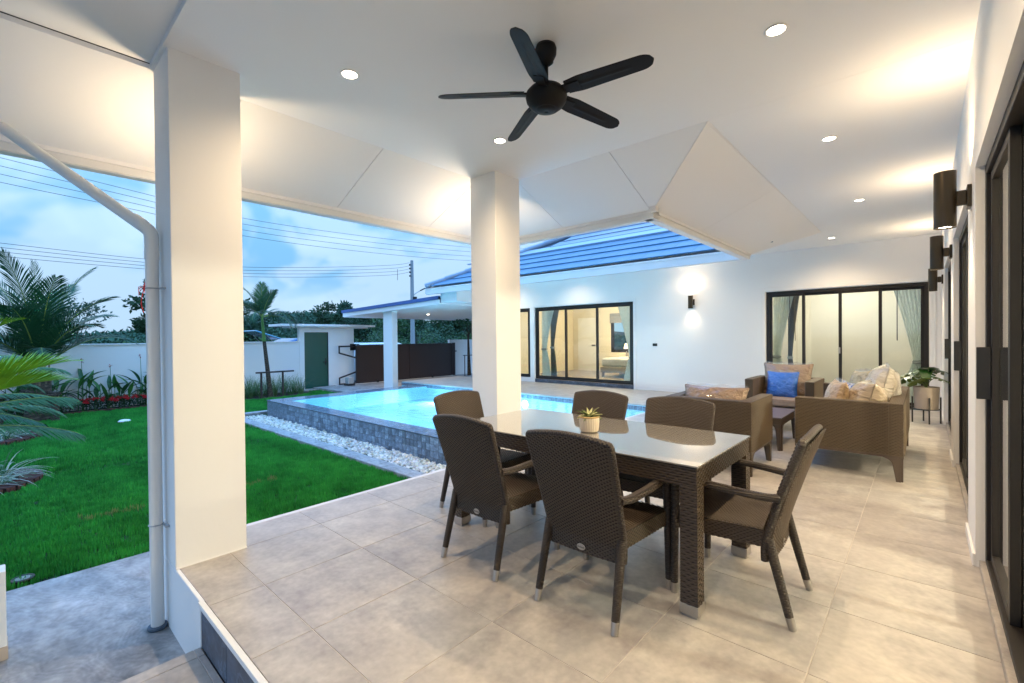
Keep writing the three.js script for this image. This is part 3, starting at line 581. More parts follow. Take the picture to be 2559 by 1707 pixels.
// downpipe
{
  const t = thing('downpipe', 'white plastic downpipe running from the eave down the front column', 'pipe');
  part('pipe', [CYL(0.035, 0.035, 2.40, 24, -3.57, G, -0.632), between(V(-3.60, 2.08, -0.602), V(-4.52, 2.81, 0.005), 0.035, 0.035, 24)], M.pvc, t);
  part('elbow', [tube([[-3.57, 1.9, -0.632], [-3.57, 1.99, -0.632], [-3.574, 2.045, -0.628], [-3.60, 2.085, -0.602], [-3.66, 2.135, -0.562]], 0.038, 24, 24)], M.pvc, t);
  part('collar', [CYL(0.039, 0.039, 0.06, 24, -3.57, 1.88, -0.632)], M.pvc, t);
  part('sealant', [new THREE.TorusGeometry(0.04, 0.014, 8, 24).rotateX(Math.PI / 2).translate(-3.57, G + 0.01, -0.632)], std(lin(0.10, 0.13, 0.17), 0.9), t);
  for (const y of [1.70, 0.23]) part('clamp', [new THREE.TorusGeometry(0.037, 0.004, 8, 28).rotateX(Math.PI / 2).translate(-3.57, y, -0.632), BR(-3.535, -3.47, y - 0.006, y + 0.006, -0.70, -0.68 + 0.02, 0.002)], M.galv, t);
  const s = thing('red_string', 'frayed red string tied round the pipe clamp on the column', 'string', [-3.53, 1.70, -0.585]);
  const st = [];
  for (let k = 0; k < 9; k++) { const a = rr(0, 6.3), l = rr(0.03, 0.08); st.push(tube([[0, 0, 0], [Math.cos(a) * l * 0.5, rr(-0.02, 0.03), Math.sin(a) * l * 0.2 + 0.01], [Math.cos(a) * l, rr(-0.06, 0.02), 0.015 + Math.sin(a) * 0.01]], 0.0018, 8, 5)); }
  st.push(tube([[0, 0, 0], [-0.01, -0.06, 0.01], [-0.03, -0.10, 0.01], [-0.028, -0.15, 0.0]], 0.003, 12, 5));
  part('strand', st, std(lin(0.6, 0.03, 0.03), 0.7), s);
}

// ---------------------------------------------------------------- rooms behind the glass
const roomWall = std(lin(0.70, 0.62, 0.47), 0.85), roomFloor = std(lin(0.55, 0.47, 0.36), 0.35, { map: stoneT }), roomPale = std(lin(0.78, 0.74, 0.66), 0.85);
function room(x0, x1, z0, z1, open, m, lx, lz, I, label, lc = lin(1, 0.85, 0.64)) { // z0 > z1; open names the side left out (the glazed one)
  const T = 0.1, h = 2.75, g = [];
  if (open !== 'z0') g.push(B(x0, x1, 0, h, z0, z0 + T));
  if (label !== 'bed') g.push(B(x0, x1, 0, h, z1 - T, z1));
  if (open !== 'x0') g.push(B(x0 - T, x0, 0, h, z1, z0));
  if (open !== 'x1') g.push(B(x1, x1 + T, 0, h, z1, z0));
  part('room_wall', g, m, house);
  part('room_ceiling', [B(x0, x1, h, h + T, z1, z0)], M.ceil, house);
  part('room_floor', [B(x0, x1, 0.0, 0.05, z1, z0)], roomFloor, house);
  const t = thing('ceiling_lamp', 'round flush ceiling lamp lit inside a room behind the glass', 'lamp', [lx, h, lz], 0, 'ceiling lamps inside the rooms');
  part('shade', [new THREE.LatheGeometry([[0, -0.09], [0.12, -0.082], [0.17, -0.05], [0.18, -0.002], [0, -0.002]].map(p => new THREE.Vector2(...p)), 28)], new THREE.MeshStandardMaterial({ color: 0xffffff, emissive: lin(1, 0.88, 0.7), emissiveIntensity: 4 }), t);
  const l = new THREE.PointLight(lc, I, 0, 2); l.position.set(0, -0.16, 0); l.castShadow = true; l.shadow.radius = 5; t.add(l);
}
room(-10.45, -5.45, FZ - 0.17, -15.3, 'z0', roomWall, -7.6, -13.2, 7.4, 'bed');
room(-2.75, 0.42, FZ - 0.17, -13.6, 'z0', roomPale, -1.3, -12.3, 2.2, '', lin(1, 0.91, 0.77));
room(WX + 0.21, 4.6, 0.6, FZ - 0.1, 'x0', roomPale, 3.6, -3.2, 20);
{ const t = thing('ceiling_lamp', 'round flush ceiling lamp lit inside a room behind the glass', 'lamp', [3.6, 2.75, -8], 0, 'ceiling lamps inside the rooms'); part('shade', [new THREE.CylinderGeometry(0.18, 0.15, 0.08, 28).translate(0, -0.042, 0)], new THREE.MeshStandardMaterial({ color: 0xffffff, emissive: lin(1, 0.88, 0.7), emissiveIntensity: 4 }), t); const l = new THREE.PointLight(lin(1, 0.83, 0.62), 16, 0, 2); l.position.set(0, -0.16, 0); l.castShadow = true; l.shadow.radius = 5; t.add(l); }
// bedroom back wall with its own window, bed, night lamp
part('room_wall', [B(-10.45, -8.76, 0, 2.75, -15.4, -15.3), B(-7.3, -5.45, 0, 2.75, -15.4, -15.3), B(-8.76, -7.3, 0, 0.78, -15.4, -15.3), B(-8.76, -7.3, 2.24, 2.75, -15.4, -15.3)], roomWall, house);
{ const w = glazed('window', 1.44, 0.785, 2.235, 2); w.position.set(-8.75, 0, -15.3); }
{
  const t = thing('roman_blind', 'grey folded roman blind above the bedroom window', 'blind', [-8.03, 1.88, -15.27]);
  for (let k = 0; k < 4; k++) part('fold', [BR(-0.74, 0.74, 0.09 * k, 0.09 * k + 0.085, -0.012, 0.03, 0.01)], std(lin(0.25, 0.25, 0.25), 0.9), t);
}
{
  const t = thing('bed', 'low bed with cream mattress seen through the bedroom window', 'bed', [-6.9, 0.05, -13.9]);
  const bm = std(lin(0.36, 0.30, 0.22), 0.6);
  part('base', [BR(-1.05, 1.05, 0.15, 0.34, -0.85, 0.72, 0.02)], bm, t);
  for (const [x, z] of [[-0.98, 0.66], [0.98, 0.66], [-0.98, -0.78], [0.98, -0.78]]) part('leg', [BR(x - 0.035, x + 0.035, 0, 0.15, z - 0.035, z + 0.035, 0.006)], bm, t);
  part('mattress', [BR(-1.03, 1.03, 0.345, 0.62, -0.83, 0.7, 0.07)], std(lin(0.72, 0.66, 0.54), 0.9, { map: clothT }), t);
  const n = thing('bedside_lamp', 'small bedside lamp with glowing cream shade behind the bed', 'lamp', [-7.93, 0.05, -14.95]);
  part('table', [BR(-0.2, 0.2, 0.0, 0.55, -0.18, 0.18, 0.01)], bm, n);
  part('stand', [CYL(0.05, 0.02, 0.24, 16, 0, 0.551, 0)], M.steel, n);
  part('shade', [new THREE.CylinderGeometry(0.05, 0.10, 0.19, 24, 1, true).translate(0, 0.98, 0)], new THREE.MeshStandardMaterial({ color: lin(0.8, 0.65, 0.4), emissive: lin(1, 0.72, 0.38), emissiveIntensity: 1.4, side: THREE.DoubleSide }), n);
  const l = new THREE.PointLight(lin(1, 0.72, 0.4), 1.2, 0, 2); l.position.set(0, 1.12, 0); l.castShadow = true; n.add(l);
}
{
  const t = thing('bedroom_door', 'pale flush door in the bedroom wall with a dark lever handle', 'door', [-8.0, 0.05, -15.26]);
  part('leaf', [BR(-2.2, -1.35, 0, 2.05, -0.035, 0.0, 0.004)], roomPale, t);
  part('lever', [BR(-1.55, -1.40, 0.98, 1.02, 0.01, 0.05, 0.004)], M.black, t);
}
// curtains: gathered cloth with folds, tied at the side
function curtain(label, x0, x1, xt, z, top, bot, m, tie) { // full width x0..x1 at the rail, pinched to xt at the tie height
  const t = thing('curtain', label, 'curtain', [0, 0, 0]);
  const w = x1 - x0, side = Math.abs(xt - x0) < Math.abs(xt - x1) ? x0 : x1, pin = 0.34;
  const g = grid((u, v) => {
    const y = mix(bot, top, v), hh = (y - tie) / (y > tie ? top - tie : tie - bot), k = mix(pin, 1, Math.pow(clamp(Math.abs(hh)), y > tie ? 1.25 : 0.7) * (y > tie ? 1 : 0.55));
    const x = side === x0 ? x0 + u * w * k : x1 - (1 - u) * w * k;
    return [x, y, z + Math.sin(u * 15 * Math.PI + Math.sin(v * 5) * 0.5) * 0.035 * (0.4 + 0.6 * k) + Math.sin(u * 37) * 0.008, u * 2, v * 2];
  }, 110, 24);
  part('cloth', g, m, t);
  part('tieback', [BR((side === x0 ? x0 - 0.01 : x1 - w * pin - 0.01), (side === x0 ? x0 + w * pin + 0.01 : x1 + 0.01), tie - 0.03, tie + 0.03, z - 0.06, z + 0.06, 0.02)], std(lin(0.30, 0.31, 0.30), 0.9), t);
  return t;
}
const sheer = phys(lin(0.84, 0.95, 0.97), 0.95, { transmission: 0.5, thickness: 0, map: clothT }), mint = phys(lin(0.90, 0.97, 0.94), 0.95, { transmission: 0.5, thickness: 0, map: clothT }), drape = std(lin(0.17, 0.165, 0.15), 0.95, { map: clothT });
curtain('pale blue sheer curtain tied back at the garden side of the bedroom window', -8.87, -8.40, -8.87, FZ - 0.30, 2.22, 0.07, sheer, 1.0);
curtain('grey drape hanging behind the sheer curtain of the bedroom window', -8.62, -8.30, -8.62, FZ - 0.42, 2.22, 0.07, drape, 1.05);
curtain('pale blue sheer curtain tied back beside the bed', -6.25, -5.72, -5.72, FZ - 0.30, 2.22, 0.07, sheer, 0.8);
curtain('pale mint curtain tied back behind the blue cushion armchair', -2.46, -2.06, -2.46, FZ - 0.30, 2.24, 0.07, mint, 0.9);
curtain('dark grey drape beside the mint curtain of the far sliding door', -2.2, -1.98, -2.2, FZ - 0.42, 2.24, 0.07, drape, 0.88);
curtain('pale mint curtain tied back behind the potted monstera', -0.45, -0.01, -0.01, FZ - 0.30, 2.24, 0.07, mint, 0.85);
{ const t = thing('blind_wand', 'thin black curtain wands hanging inside the far sliding door', 'wand', [0, 0, 0]); part('wand', [CYL(0.006, 0.006, 0.95, 8, -2.13, 1.25, FZ - 0.22), CYL(0.006, 0.006, 0.95, 8, -2.03, 1.25, FZ - 0.22), CYL(0.008, 0.008, 0.95, 8, -0.38, 1.25, FZ - 0.22)], M.black, t); part('rail', [BR(-2.5, 0.03, 2.2, 2.22, FZ - 0.24, FZ - 0.2, 0.003)], M.black, t); }
{ const t = thing('socket', 'small black outdoor socket on the white wall between the windows', 'socket', [-5.04, 1.157, FZ]); part('plate', [BR(-0.06, 0.06, -0.035, 0.035, 0.0005, 0.012, 0.004)], M.black, t); part('flap', [BR(-0.045, 0.045, -0.022, 0.022, 0.0125, 0.02, 0.003)], M.frame, t); }

// ---------------------------------------------------------------- woven cane
// rows of flat cane running along u, each passing over and under the stakes
function weave(S, wid, hei, pu = 0.0145, pv = 0.0092, amp = 0.0036, lift = 0.0048, K = null) {
  const cols = Math.max(2, Math.round(wid / pu)), rows = Math.max(2, Math.round(hei / pv)), N = cols * 2, E = 2e-3;
  const pos = new Float32Array(rows * (N + 1) * 9), nor = new Float32Array(rows * (N + 1) * 9), idx = new Uint32Array(rows * N * 12);
  const sub = (a, b) => [a[0] - b[0], a[1] - b[1], a[2] - b[2]], nrm = a => { const l = Math.hypot(a[0], a[1], a[2]) || 1; return [a[0] / l, a[1] / l, a[2] / l]; }, crs = (a, b) => [a[1] * b[2] - a[2] * b[1], a[2] * b[0] - a[0] * b[2], a[0] * b[1] - a[1] * b[0]];
  let o = 0, q = 0, base = 0;
  for (let r = 0; r < rows; r++) {
    const v0 = (r + 0.09) / rows, v1 = (r + 0.91) / rows, vm = (r + 0.5) / rows;
    for (let i = 0; i <= N; i++) {
      const u = i / N, off = amp * Math.cos(Math.PI * (i / 2 + r)), u0 = Math.max(0, u - E), u1 = Math.min(1, u + E);
      const tu = K ? K[0] : nrm(sub(S(u1, vm), S(u0, vm))), dv = K ? K[1] : nrm(sub(S(u, v1), S(u, v0))), nn = K ? K[2] : nrm(crs(tu, dv));
      const sl = amp * Math.sin(Math.PI * (i / 2 + r)) * Math.PI / (wid / cols) * 0.7;
      for (let c = 0; c < 3; c++) {
        const p = S(u, c === 0 ? v0 : c === 1 ? vm : v1), k = (i === 0 || i === N ? 0.25 * lift : lift + off) - (c === 1 ? 0 : 0.0016), t = (c - 1) * 0.6;
        const m = nrm([nn[0] + tu[0] * sl + dv[0] * t, nn[1] + tu[1] * sl + dv[1] * t, nn[2] + tu[2] * sl + dv[2] * t]);
        for (let d = 0; d < 3; d++) { pos[o + d] = p[d] + nn[d] * k; nor[o + d] = m[d]; } o += 3;
      }
      if (i < N) for (let k = 0; k < 2; k++) { const c = base + i * 3 + k; idx[q++] = c; idx[q++] = c + 3; idx[q++] = c + 1; idx[q++] = c + 1; idx[q++] = c + 3; idx[q++] = c + 4; }
    }
    base += (N + 1) * 3;
  }
  const g = new THREE.BufferGeometry();
  g.setAttribute('position', new THREE.BufferAttribute(pos, 3)); g.setAttribute('normal', new THREE.BufferAttribute(nor, 3)); g.setIndex(new THREE.BufferAttribute(idx, 1));
  g.setAttribute('uv', new THREE.BufferAttribute(new Float32Array(pos.length / 3 * 2), 2));
  return g;
}
const flat = (o, du, dv) => (u, v) => [o[0] + du[0] * u + dv[0] * v, o[1] + du[1] * u + dv[1] * v, o[2] + du[2] * u + dv[2] * v];
const wv = (o, du, dv, pu = 0.0145, pv = 0.0092, amp = 0.0036, lift = 0.0048) => { const a = V(...du).normalize(), b = V(...dv).normalize(), n = a.clone().cross(b); return weave(flat(o, du, dv), Math.hypot(...du), Math.hypot(...dv), pu, pv, amp, lift, [a.toArray(), b.toArray(), n.toArray()]); };

const font = await new FontLoader().loadAsync('fonts/droid/droid_serif_bold.typeface.json');
function makeChair() {
  const t = thing('dining_chair', '', 'chair', [0, 0, 0], 0, 'cane chairs round the dining table');
  const yb = 0.285, yt = 0.878, zb = y => y < 0.36 ? -0.185 : -0.185 - 0.165 * Math.pow((y - 0.36) / 0.52, 1.12);
  const hw2 = v => mix(0.212, 0.238, v), arch = u => 0.028 * (1 - (2 * u - 1) ** 2);
  const Y = (u, v) => { const yy = mix(yb, yt, v); return yy + arch(u) * sstep(0.5, 1, v); };
  const rear = (u, v) => { const y = Y(u, v), k = 2 * u - 1; return [-k * hw2(v), y, zb(Math.min(y, 0.9)) - 0.012 * (1 - k * k)]; };          // faces -z
  const front = (u, v) => { const vv = mix(0.24, 1, v), y = Y(u, vv), k = 2 * u - 1; return [k * hw2(vv), y, zb(Math.min(y, 0.9)) + 0.042 - 0.012 * (1 - k * k)]; };
  const th = 0.042;
  const core = grid((u, v) => { const p = rear(u, v); return [p[0] * 0.985, p[1] - 0.002, p[2] + 0.003]; }, 12, 16), core2 = grid((u, v) => { const p = front(u, v * 1); return [p[0] * 0.985, p[1] - 0.002, p[2] - 0.003]; }, 12, 16);
  part('backrest', [prep(weave(rear, 0.45, 0.6)), prep(weave(front, 0.45, 0.46)), ], M.cane, t);
  part('back_core', [prep(core), prep(core2)], M.caneDk, t);
  // rim of the back: cane wrapped round the edge
  const rim = []; for (const q of [0, 0.1, 0.2, 0.3, 0.4, 0.5, 0.6, 0.7, 0.8, 0.9, 0.96, 0.985]) { const p = rear(0.0, q); rim.push([p[0], p[1], p[2] + th / 2 + 0.008 * 0]); } for (const q of [0.012, 0.05, 0.125, 0.25, 0.375, 0.5, 0.625, 0.75, 0.875, 0.95, 0.988]) { const p = rear(q, 1); rim.push([p[0], p[1] + 0.001, p[2] + th / 2 + 0.004]); } for (const q of [0.985, 0.96, 0.9, 0.8, 0.7, 0.6, 0.5, 0.4, 0.3, 0.2, 0.1, 0]) { const p = rear(1, q); rim.push([p[0], p[1], p[2] + th / 2]); }
  const rg = new THREE.TubeGeometry(new THREE.CatmullRomCurve3(rim.map(p => V(...p)), false, 'centripetal'), 190, 0.0175, 10); { const uv = rg.attributes.uv; for (let i = 0; i < uv.count; i++) uv.setXY(i, uv.getY(i) * 1, uv.getX(i) * 13); }
  part('back_rim', [rg], M.caneLeg, t);
  // seat
  const sw = z => mix(0.215, 0.255, (z + 0.17) / 0.44);
  part('seat', [prep(weave((u, v) => { const z = mix(0.275, -0.165, v), k = 2 * u - 1; return [k * sw(z), 0.432 - 0.006 * (1 - k * k) * Math.sin(v * Math.PI), z]; }, 0.48, 0.44)),
    prep(weave((u, v) => [mix(-0.255, 0.255, u), mix(0.35, 0.43, v), 0.276], 0.5, 0.08)), prep(weave((u, v) => { const z = mix(0.275, -0.165, u); return [sw(z), mix(0.35, 0.43, v), z]; }, 0.44, 0.08)), prep(weave((u, v) => { const z = mix(-0.165, 0.275, u); return [-sw(z), mix(0.35, 0.43, v), z]; }, 0.44, 0.08))], M.cane, t);
  { const sh = new THREE.Shape([[-0.253, 0.274], [0.253, 0.274], [0.213, -0.175], [-0.213, -0.175]].map(p => new THREE.Vector2(p[0], -p[1]))); part('seat_frame', [new THREE.ExtrudeGeometry(sh, { depth: 0.078, bevelEnabled: false }).rotateX(-Math.PI / 2).translate(0, 0.351, 0)], M.caneDk, t); }
  const legUV = g => { const uv = g.attributes.uv; for (let i = 0; i < uv.count; i++) uv.setXY(i, uv.getX(i) * 1, uv.getY(i) * 4); return g; };
  for (const s of [-1, 1]) {
    const l = part('leg', [legUV(between(V(s * 0.212, 0.40, -0.178), V(s * 0.222, 0.055, -0.268), 0.024, 0.019, 14))], M.caneLeg, t);
    part('foot', [between(V(s * 0.222, 0.056, -0.268), V(s * 0.2235, 0.0, -0.283), 0.0195, 0.0165, 14)], M.steel, l);
    const f = part('leg', [legUV(between(V(s * 0.256, 0.60, 0.256), V(s * 0.262, 0.055, 0.262), 0.023, 0.019, 14))], M.caneLeg, t);
    part('foot', [between(V(s * 0.262, 0.056, 0.262), V(s * 0.262, 0.0, 0.262), 0.0195, 0.0165, 14)], M.steel, f);
    const ar = sweep([[s * 0.232, 0.607, -0.235], [s * 0.248, 0.604, -0.18], [s * 0.268, 0.612, -0.06], [s * 0.274, 0.622, 0.10], [s * 0.268, 0.622, 0.20], [s * 0.260, 0.612, 0.268]], 0.042, 0.034, 0.01, 36);
    part('armrest', [uvm(ar, 8)], M.caneLeg, t);
  }
  const tg = part('tag', [new THREE.CylinderGeometry(0.0165, 0.0165, 0.0025, 32).rotateX(Math.PI / 2).scale(1.45, 0.95, 1).translate(0.0, 0.318, -0.2065)], M.steel, t);
  const txt = new TextGeometry('Solan', { font, size: 0.0105, depth: 0.0006, curveSegments: 3 }); txt.computeBoundingBox(); const bb = txt.boundingBox; txt.translate(-(bb.min.x + bb.max.x) / 2, -(bb.min.y + bb.max.y) / 2, 0).rotateY(Math.PI).translate(0, 0.318, -0.2078);
  part('lettering', [txt], M.black, tg);
  return t;
}
{
  const c = makeChair();
  c.position.set(-1.292, 0, -2.145); c.rotation.y = Math.PI + 0.02; c.userData.label = 'dark cane armchair on the step side of the table, nearer the glass doors';
  dup(c, [-2.035, 0, -2.13], Math.PI + 0.012, 'dark cane armchair on the step side of the table, nearer the lawn');
  dup(c, [-1.335, 0, -3.035], 0.06, 'dark cane armchair on the pool side of the table, backing onto the lounge armchair');
  dup(c, [-2.01, 0, -3.02], 0.03, 'dark cane armchair on the pool side of the table behind the small succulent');
  dup(c, [-2.645, 0, -2.60], Math.PI / 2, 'dark cane armchair at the column end of the table');
  dup(c, [-0.742, 0, -2.665], -Math.PI / 2 + 0.01, 'dark cane armchair at the table end facing the garden, beside the glass doors');
}
// dining table
{
  const t = thing('dining_table', 'long cane dining table with grey glass top', 'table', [-1.705, 0, -2.675]);
  const W = 1.79, D = 0.905, hx = W / 2, hz = D / 2, a0 = 0.637, a1 = 0.732, lw = 0.085;
  part('glass_top', [BR(-hx, hx, 0.7365, 0.7455, -hz, hz, 0.003)], phys(lin(0.30, 0.285, 0.265), 0.05, { ior: 1.52, clearcoat: 1, clearcoatRoughness: 0.02, map: rep(clothT, 6) }), t);
  part('top_core', [B(-hx + 0.012, hx - 0.012, a0 + 0.005, 0.7355, -hz + 0.012, hz - 0.012)], M.caneDk, t);
  const big = [0.024, 0.0135, 0.0032, 0.0045];
  part('apron', [wv([-hx + 0.006, a0, hz - 0.01], [W - 0.012, 0, 0], [0, a1 - a0, 0], ...big), wv([hx - 0.01, a0, hz - 0.006], [0, 0, -D + 0.012], [0, a1 - a0, 0], ...big), wv([hx - 0.006, a0, -hz + 0.01], [-W + 0.012, 0, 0], [0, a1 - a0, 0], ...big), wv([-hx + 0.01, a0, -hz + 0.006], [0, 0, D - 0.012], [0, a1 - a0, 0], ...big)], M.cane, t);
  for (const sx of [-1, 1]) for (const sz of [-1, 1]) {
    const cx = sx * (hx - lw / 2 - 0.004), cz = sz * (hz - lw / 2 - 0.004), r = lw / 2, y0 = 0.062, y1 = a0 + 0.004;
    const l = part('leg', [prep(wv([cx - r, y0, cz + r], [lw, 0, 0], [0, y1 - y0, 0], ...big)), prep(wv([cx + r, y0, cz + r], [0, 0, -lw], [0, y1 - y0, 0], ...big)), prep(wv([cx + r, y0, cz - r], [-lw, 0, 0], [0, y1 - y0, 0], ...big)), prep(wv([cx - r, y0, cz - r], [0, 0, lw], [0, y1 - y0, 0], ...big))], M.cane, t);
    part('leg_core', [B(cx - r + 0.001, cx + r - 0.001, y0, y1, cz - r + 0.001, cz + r - 0.001)], M.caneDk, l);
    part('foot', [BR(cx - r - 0.004, cx + r + 0.004, 0.014, 0.062, cz - r - 0.004, cz + r + 0.004, 0.003), B(cx - r + 0.006, cx + r - 0.006, 0, 0.0139, cz - r + 0.006, cz + r - 0.006)], M.steel, l);
  }
}
// succulent on the table
{
  const t = thing('succulent_pot', 'small agave-like succulent in a ribbed cream pot on the dining table', 'potted plant', [-1.655, 0.746, -2.60]); t.scale.setScalar(1.28);
  const g = new THREE.LatheGeometry([[0, 0.001], [0.040, 0.001], [0.047, 0.008], [0.051, 0.05], [0.052, 0.078], [0.047, 0.078], [0.046, 0.06], [0, 0.058]].map(p => new THREE.Vector2(...p)), 96);
  { const p = g.attributes.position; for (let i = 0; i < p.count; i++) { const y = p.getY(i), a = Math.atan2(p.getZ(i), p.getX(i)), r = Math.hypot(p.getX(i), p.getZ(i)); if (r > 0.0465 && y < 0.07) { const k = 1 + 0.02 * Math.cos(a * 26); p.setX(i, p.getX(i) * k); p.setZ(i, p.getZ(i) * k); } } g.computeVertexNormals(); }
  part('pot', [g], std(lin(0.62, 0.52, 0.40), 0.55), t);
  part('rim', [new THREE.TorusGeometry(0.0495, 0.0045, 8, 48).rotateX(Math.PI / 2).translate(0, 0.078, 0)], std(lin(0.50, 0.32, 0.12), 0.4), t);
  part('soil', [new THREE.CylinderGeometry(0.045, 0.045, 0.004, 24).translate(0, 0.062, 0)], M.soil, t);
  const lm = [std(lin(0.10, 0.14, 0.035), 0.6), std(lin(0.42, 0.42, 0.20), 0.6)];
  for (let k = 0; k < 26; k++) {
    const a = k * 2.4, ring = k / 26, L = mix(0.05, 0.088, rnd()), el = mix(1.25, 0.22, ring) + rr(-0.1, 0.1), w = 0.0085;
    const lf = grid((u, v) => { const s = v * L, ww = w * Math.sin(Math.PI * Math.min(1, (0.18 + v * 0.82))) * (1 - v * 0.25), kx = (u - 0.5) * 2, e2 = el - v * 0.35; return [s * Math.cos(e2), 0.066 + s * Math.sin(e2) + kx * kx * 0.004, kx * ww]; }, 4, 7);
    lf.rotateY(a); part('leaf', [lf], lm[(k % 5) < 2 ? 1 : 0], t);
  }
}
// ---------------------------------------------------------------- lounge
const sofaLegM = std(lin(0.085, 0.062, 0.045), 0.42, { metalness: 0.15 });
function sofa(name, label, cat, pos, turn, W, D, group) { // faces +z
  const t = thing(name, label, cat, pos, turn, group);
  const H = 0.724, y0 = 0.24, T = 0.105, hx = W / 2, hz = D / 2, p = [0.0185, 0.0138, 0.0046, 0.0058], b = 0.345;
  const sh = H - y0;
  const core = (n, x0, x1, ya, yb, z0, z1) => B(x0 + 0.002, x1 - 0.002, ya, yb - 0.001, z0 + 0.002, z1 - 0.002);
  part('frame', [core('', -hx, hx, y0, H, -hz, -hz + T), core('', -hx, -hx + T, y0, H, -hz + T, hz), core('', hx - T, hx, y0, H, -hz + T, hz), core('', -hx + T, hx - T, y0, b, -hz + T, hz - 0.01)], M.caneDk, t);
  part('back_panel', [wv([hx, y0, -hz], [-W, 0, 0], [0, sh, 0], ...p), wv([-hx + T, b, -hz + T], [W - 2 * T, 0, 0], [0, H - b, 0], ...p)], M.caneSofa, t);
  for (const s of [-1, 1]) part('arm_panel', s > 0 ? [wv([hx, y0, hz], [0, 0, -D], [0, sh, 0], ...p), wv([hx - T, y0, -hz + T], [0, 0, D - T], [0, sh, 0], ...p), wv([hx - T, y0, hz], [T, 0, 0], [0, sh, 0], ...p)] : [wv([-hx, y0, -hz], [0, 0, D], [0, sh, 0], ...p), wv([-hx + T, y0, hz], [0, 0, -D + T], [0, sh, 0], ...p), wv([-hx, y0, hz], [T, 0, 0], [0, sh, 0], ...p)], M.caneSofa, t);
  part('top_rail', [wv([-hx, H, -hz + T], [W, 0, 0], [0, 0, -T], 0.02, 0.0115, 0.0026, 0.004), wv([-hx + T, H, hz], [0, 0, -D + T], [-T, 0, 0], 0.0165, 0.012, 0.0026, 0.004), wv([hx, H, hz], [0, 0, -D + T], [-T, 0, 0], 0.0165, 0.012, 0.0026, 0.004)], M.caneSofa, t);
  part('front_rail', [wv([-hx + T, y0, hz - 0.01], [W - 2 * T, 0, 0], [0, b - y0, 0], ...p)], M.caneSofa, t);
  part('base_rail', [BR(-hx - 0.002, hx + 0.002, y0 - 0.022, y0 + 0.004, -hz - 0.002, hz + 0.002, 0.004)], sofaLegM, t);
  for (const sx of [-1, 1]) for (const sz of [-1, 1]) {
    // blade leg with a curved bracket, thick at the rail and thin at the floor
    const s = new THREE.Shape(); s.moveTo(0, 0); s.lineTo(0.13, 0); s.quadraticCurveTo(0.068, -0.012, 0.055, -0.06); s.lineTo(0.03, -0.218); s.lineTo(0.002, -0.218); s.lineTo(0, 0);
    const g = new THREE.ExtrudeGeometry(s, { depth: 0.03, bevelEnabled: true, bevelSize: 0.003, bevelThickness: 0.003, bevelSegments: 1 }).translate(0, 0, -0.015);
    const g2 = g.clone().rotateY(-Math.PI / 2);
    const m = part('leg', [prep(g), prep(g2)], sofaLegM, t); m.position.set(sx * (hx - 0.02), y0 - 0.022, sz * (hz - 0.02)); m.rotation.y = [[Math.PI / 2 * 0, 0], [0, 0]][0][0] + (sx < 0 && sz < 0 ? 0 : sx > 0 && sz < 0 ? -Math.PI / 2 : sx > 0 ? Math.PI : Math.PI / 2);
  }
  return t;
}
const LG = 'cane lounge seats round the low table';
sofa('lounge_armchair', 'cane armchair with its back to the dining table and a wrapped brown cushion', 'armchair', [-1.668, 0, -5.23], Math.PI, 0.85, 0.82, LG);
sofa('lounge_armchair', 'cane armchair facing the table, holding the shiny blue cushion', 'armchair', [-1.552, 0, -7.80], 0, 0.87, 0.82, LG);
sofa('loveseat', 'long cane loveseat with its back to the glass doors, heaped with wrapped cushions', 'sofa', [-0.575, 0, -6.49], -Math.PI / 2, 1.92, 0.86, LG);
// cushions: pinched corners, taut wrap
const plastic = (c, extra = {}) => phys(c, 0.4, { clearcoat: 1, clearcoatRoughness: 0.05, bumpMap: wrapB, bumpScale: 0.012, ...extra });
function pillow(w, h, th, puff = 0.9, seed = 1) {
  const half = s => grid((u, v) => {
    const x = 2 * u - 1, y = 2 * v - 1, ex = 1 - 0.075 * (1 - y * y) ** 1 * Math.abs(x) ** 3, ey = 1 - 0.075 * (1 - x * x) * Math.abs(y) ** 3;
    const d = Math.pow(Math.max(0, (1 - x * x) * (1 - y * y)), 0.42);
    const cr = 0.010 * PN.noise(x * 3 + seed, y * 3, seed) + 0.006 * PN.noise(x * 9, y * 9 + seed, 2);
    return [x * w / 2 * ex, y * h / 2 * ey, s * (d * th / 2 * puff + (d > 0.02 ? cr * Math.min(1, d * 3) : 0) + 0.003), u * w * 2, v * h * 2];
  }, 30, 30);
  const a = half(1), b = half(-1); { const i = b.index.array; for (let k = 0; k < i.length; k += 3) { const q = i[k]; i[k] = i[k + 1]; i[k + 1] = q; } b.computeVertexNormals(); }
  return [prep(a), prep(b)];
}
function cushion(label, m, w, h, th, pos, rot, seed, wrap) {
  const t = thing('cushion', label, 'cushion', pos, 0, null);
  t.rotation.set(rot[0], rot[1], rot[2], 'YXZ');
  part('cover', pillow(w, h, th, 0.95, seed), m, t);
  const sm = []; for (let k = 0; k <= 40; k++) { const a = k / 40 * 4, s = Math.floor(a) % 4, f = a - Math.floor(a), q = 2 * f - 1, e = 0.075 * (1 - q * q); const c = [[q, -1 + e], [1 - e, q], [-q, 1 - e], [-1 + e, -q]][s]; sm.push([c[0] * w / 2, c[1] * h / 2, 0]); }
  part('piping', [tube(sm, 0.005, 120, 6)], m, t);
  if (wrap) part('wrap_flap', [grid((u, v) => [mix(-w / 2, w / 2, u) * 0.96, h / 2 - 0.02 + v * 0.04 + 0.008 * Math.sin(u * 21), Math.sin(u * 17 + v * 3) * 0.012 * v], 40, 4)], phys(lin(0.95, 0.95, 0.97), 0.12, { transmission: 0.85, thickness: 0, ior: 1.45 }), t);
  return t;
}
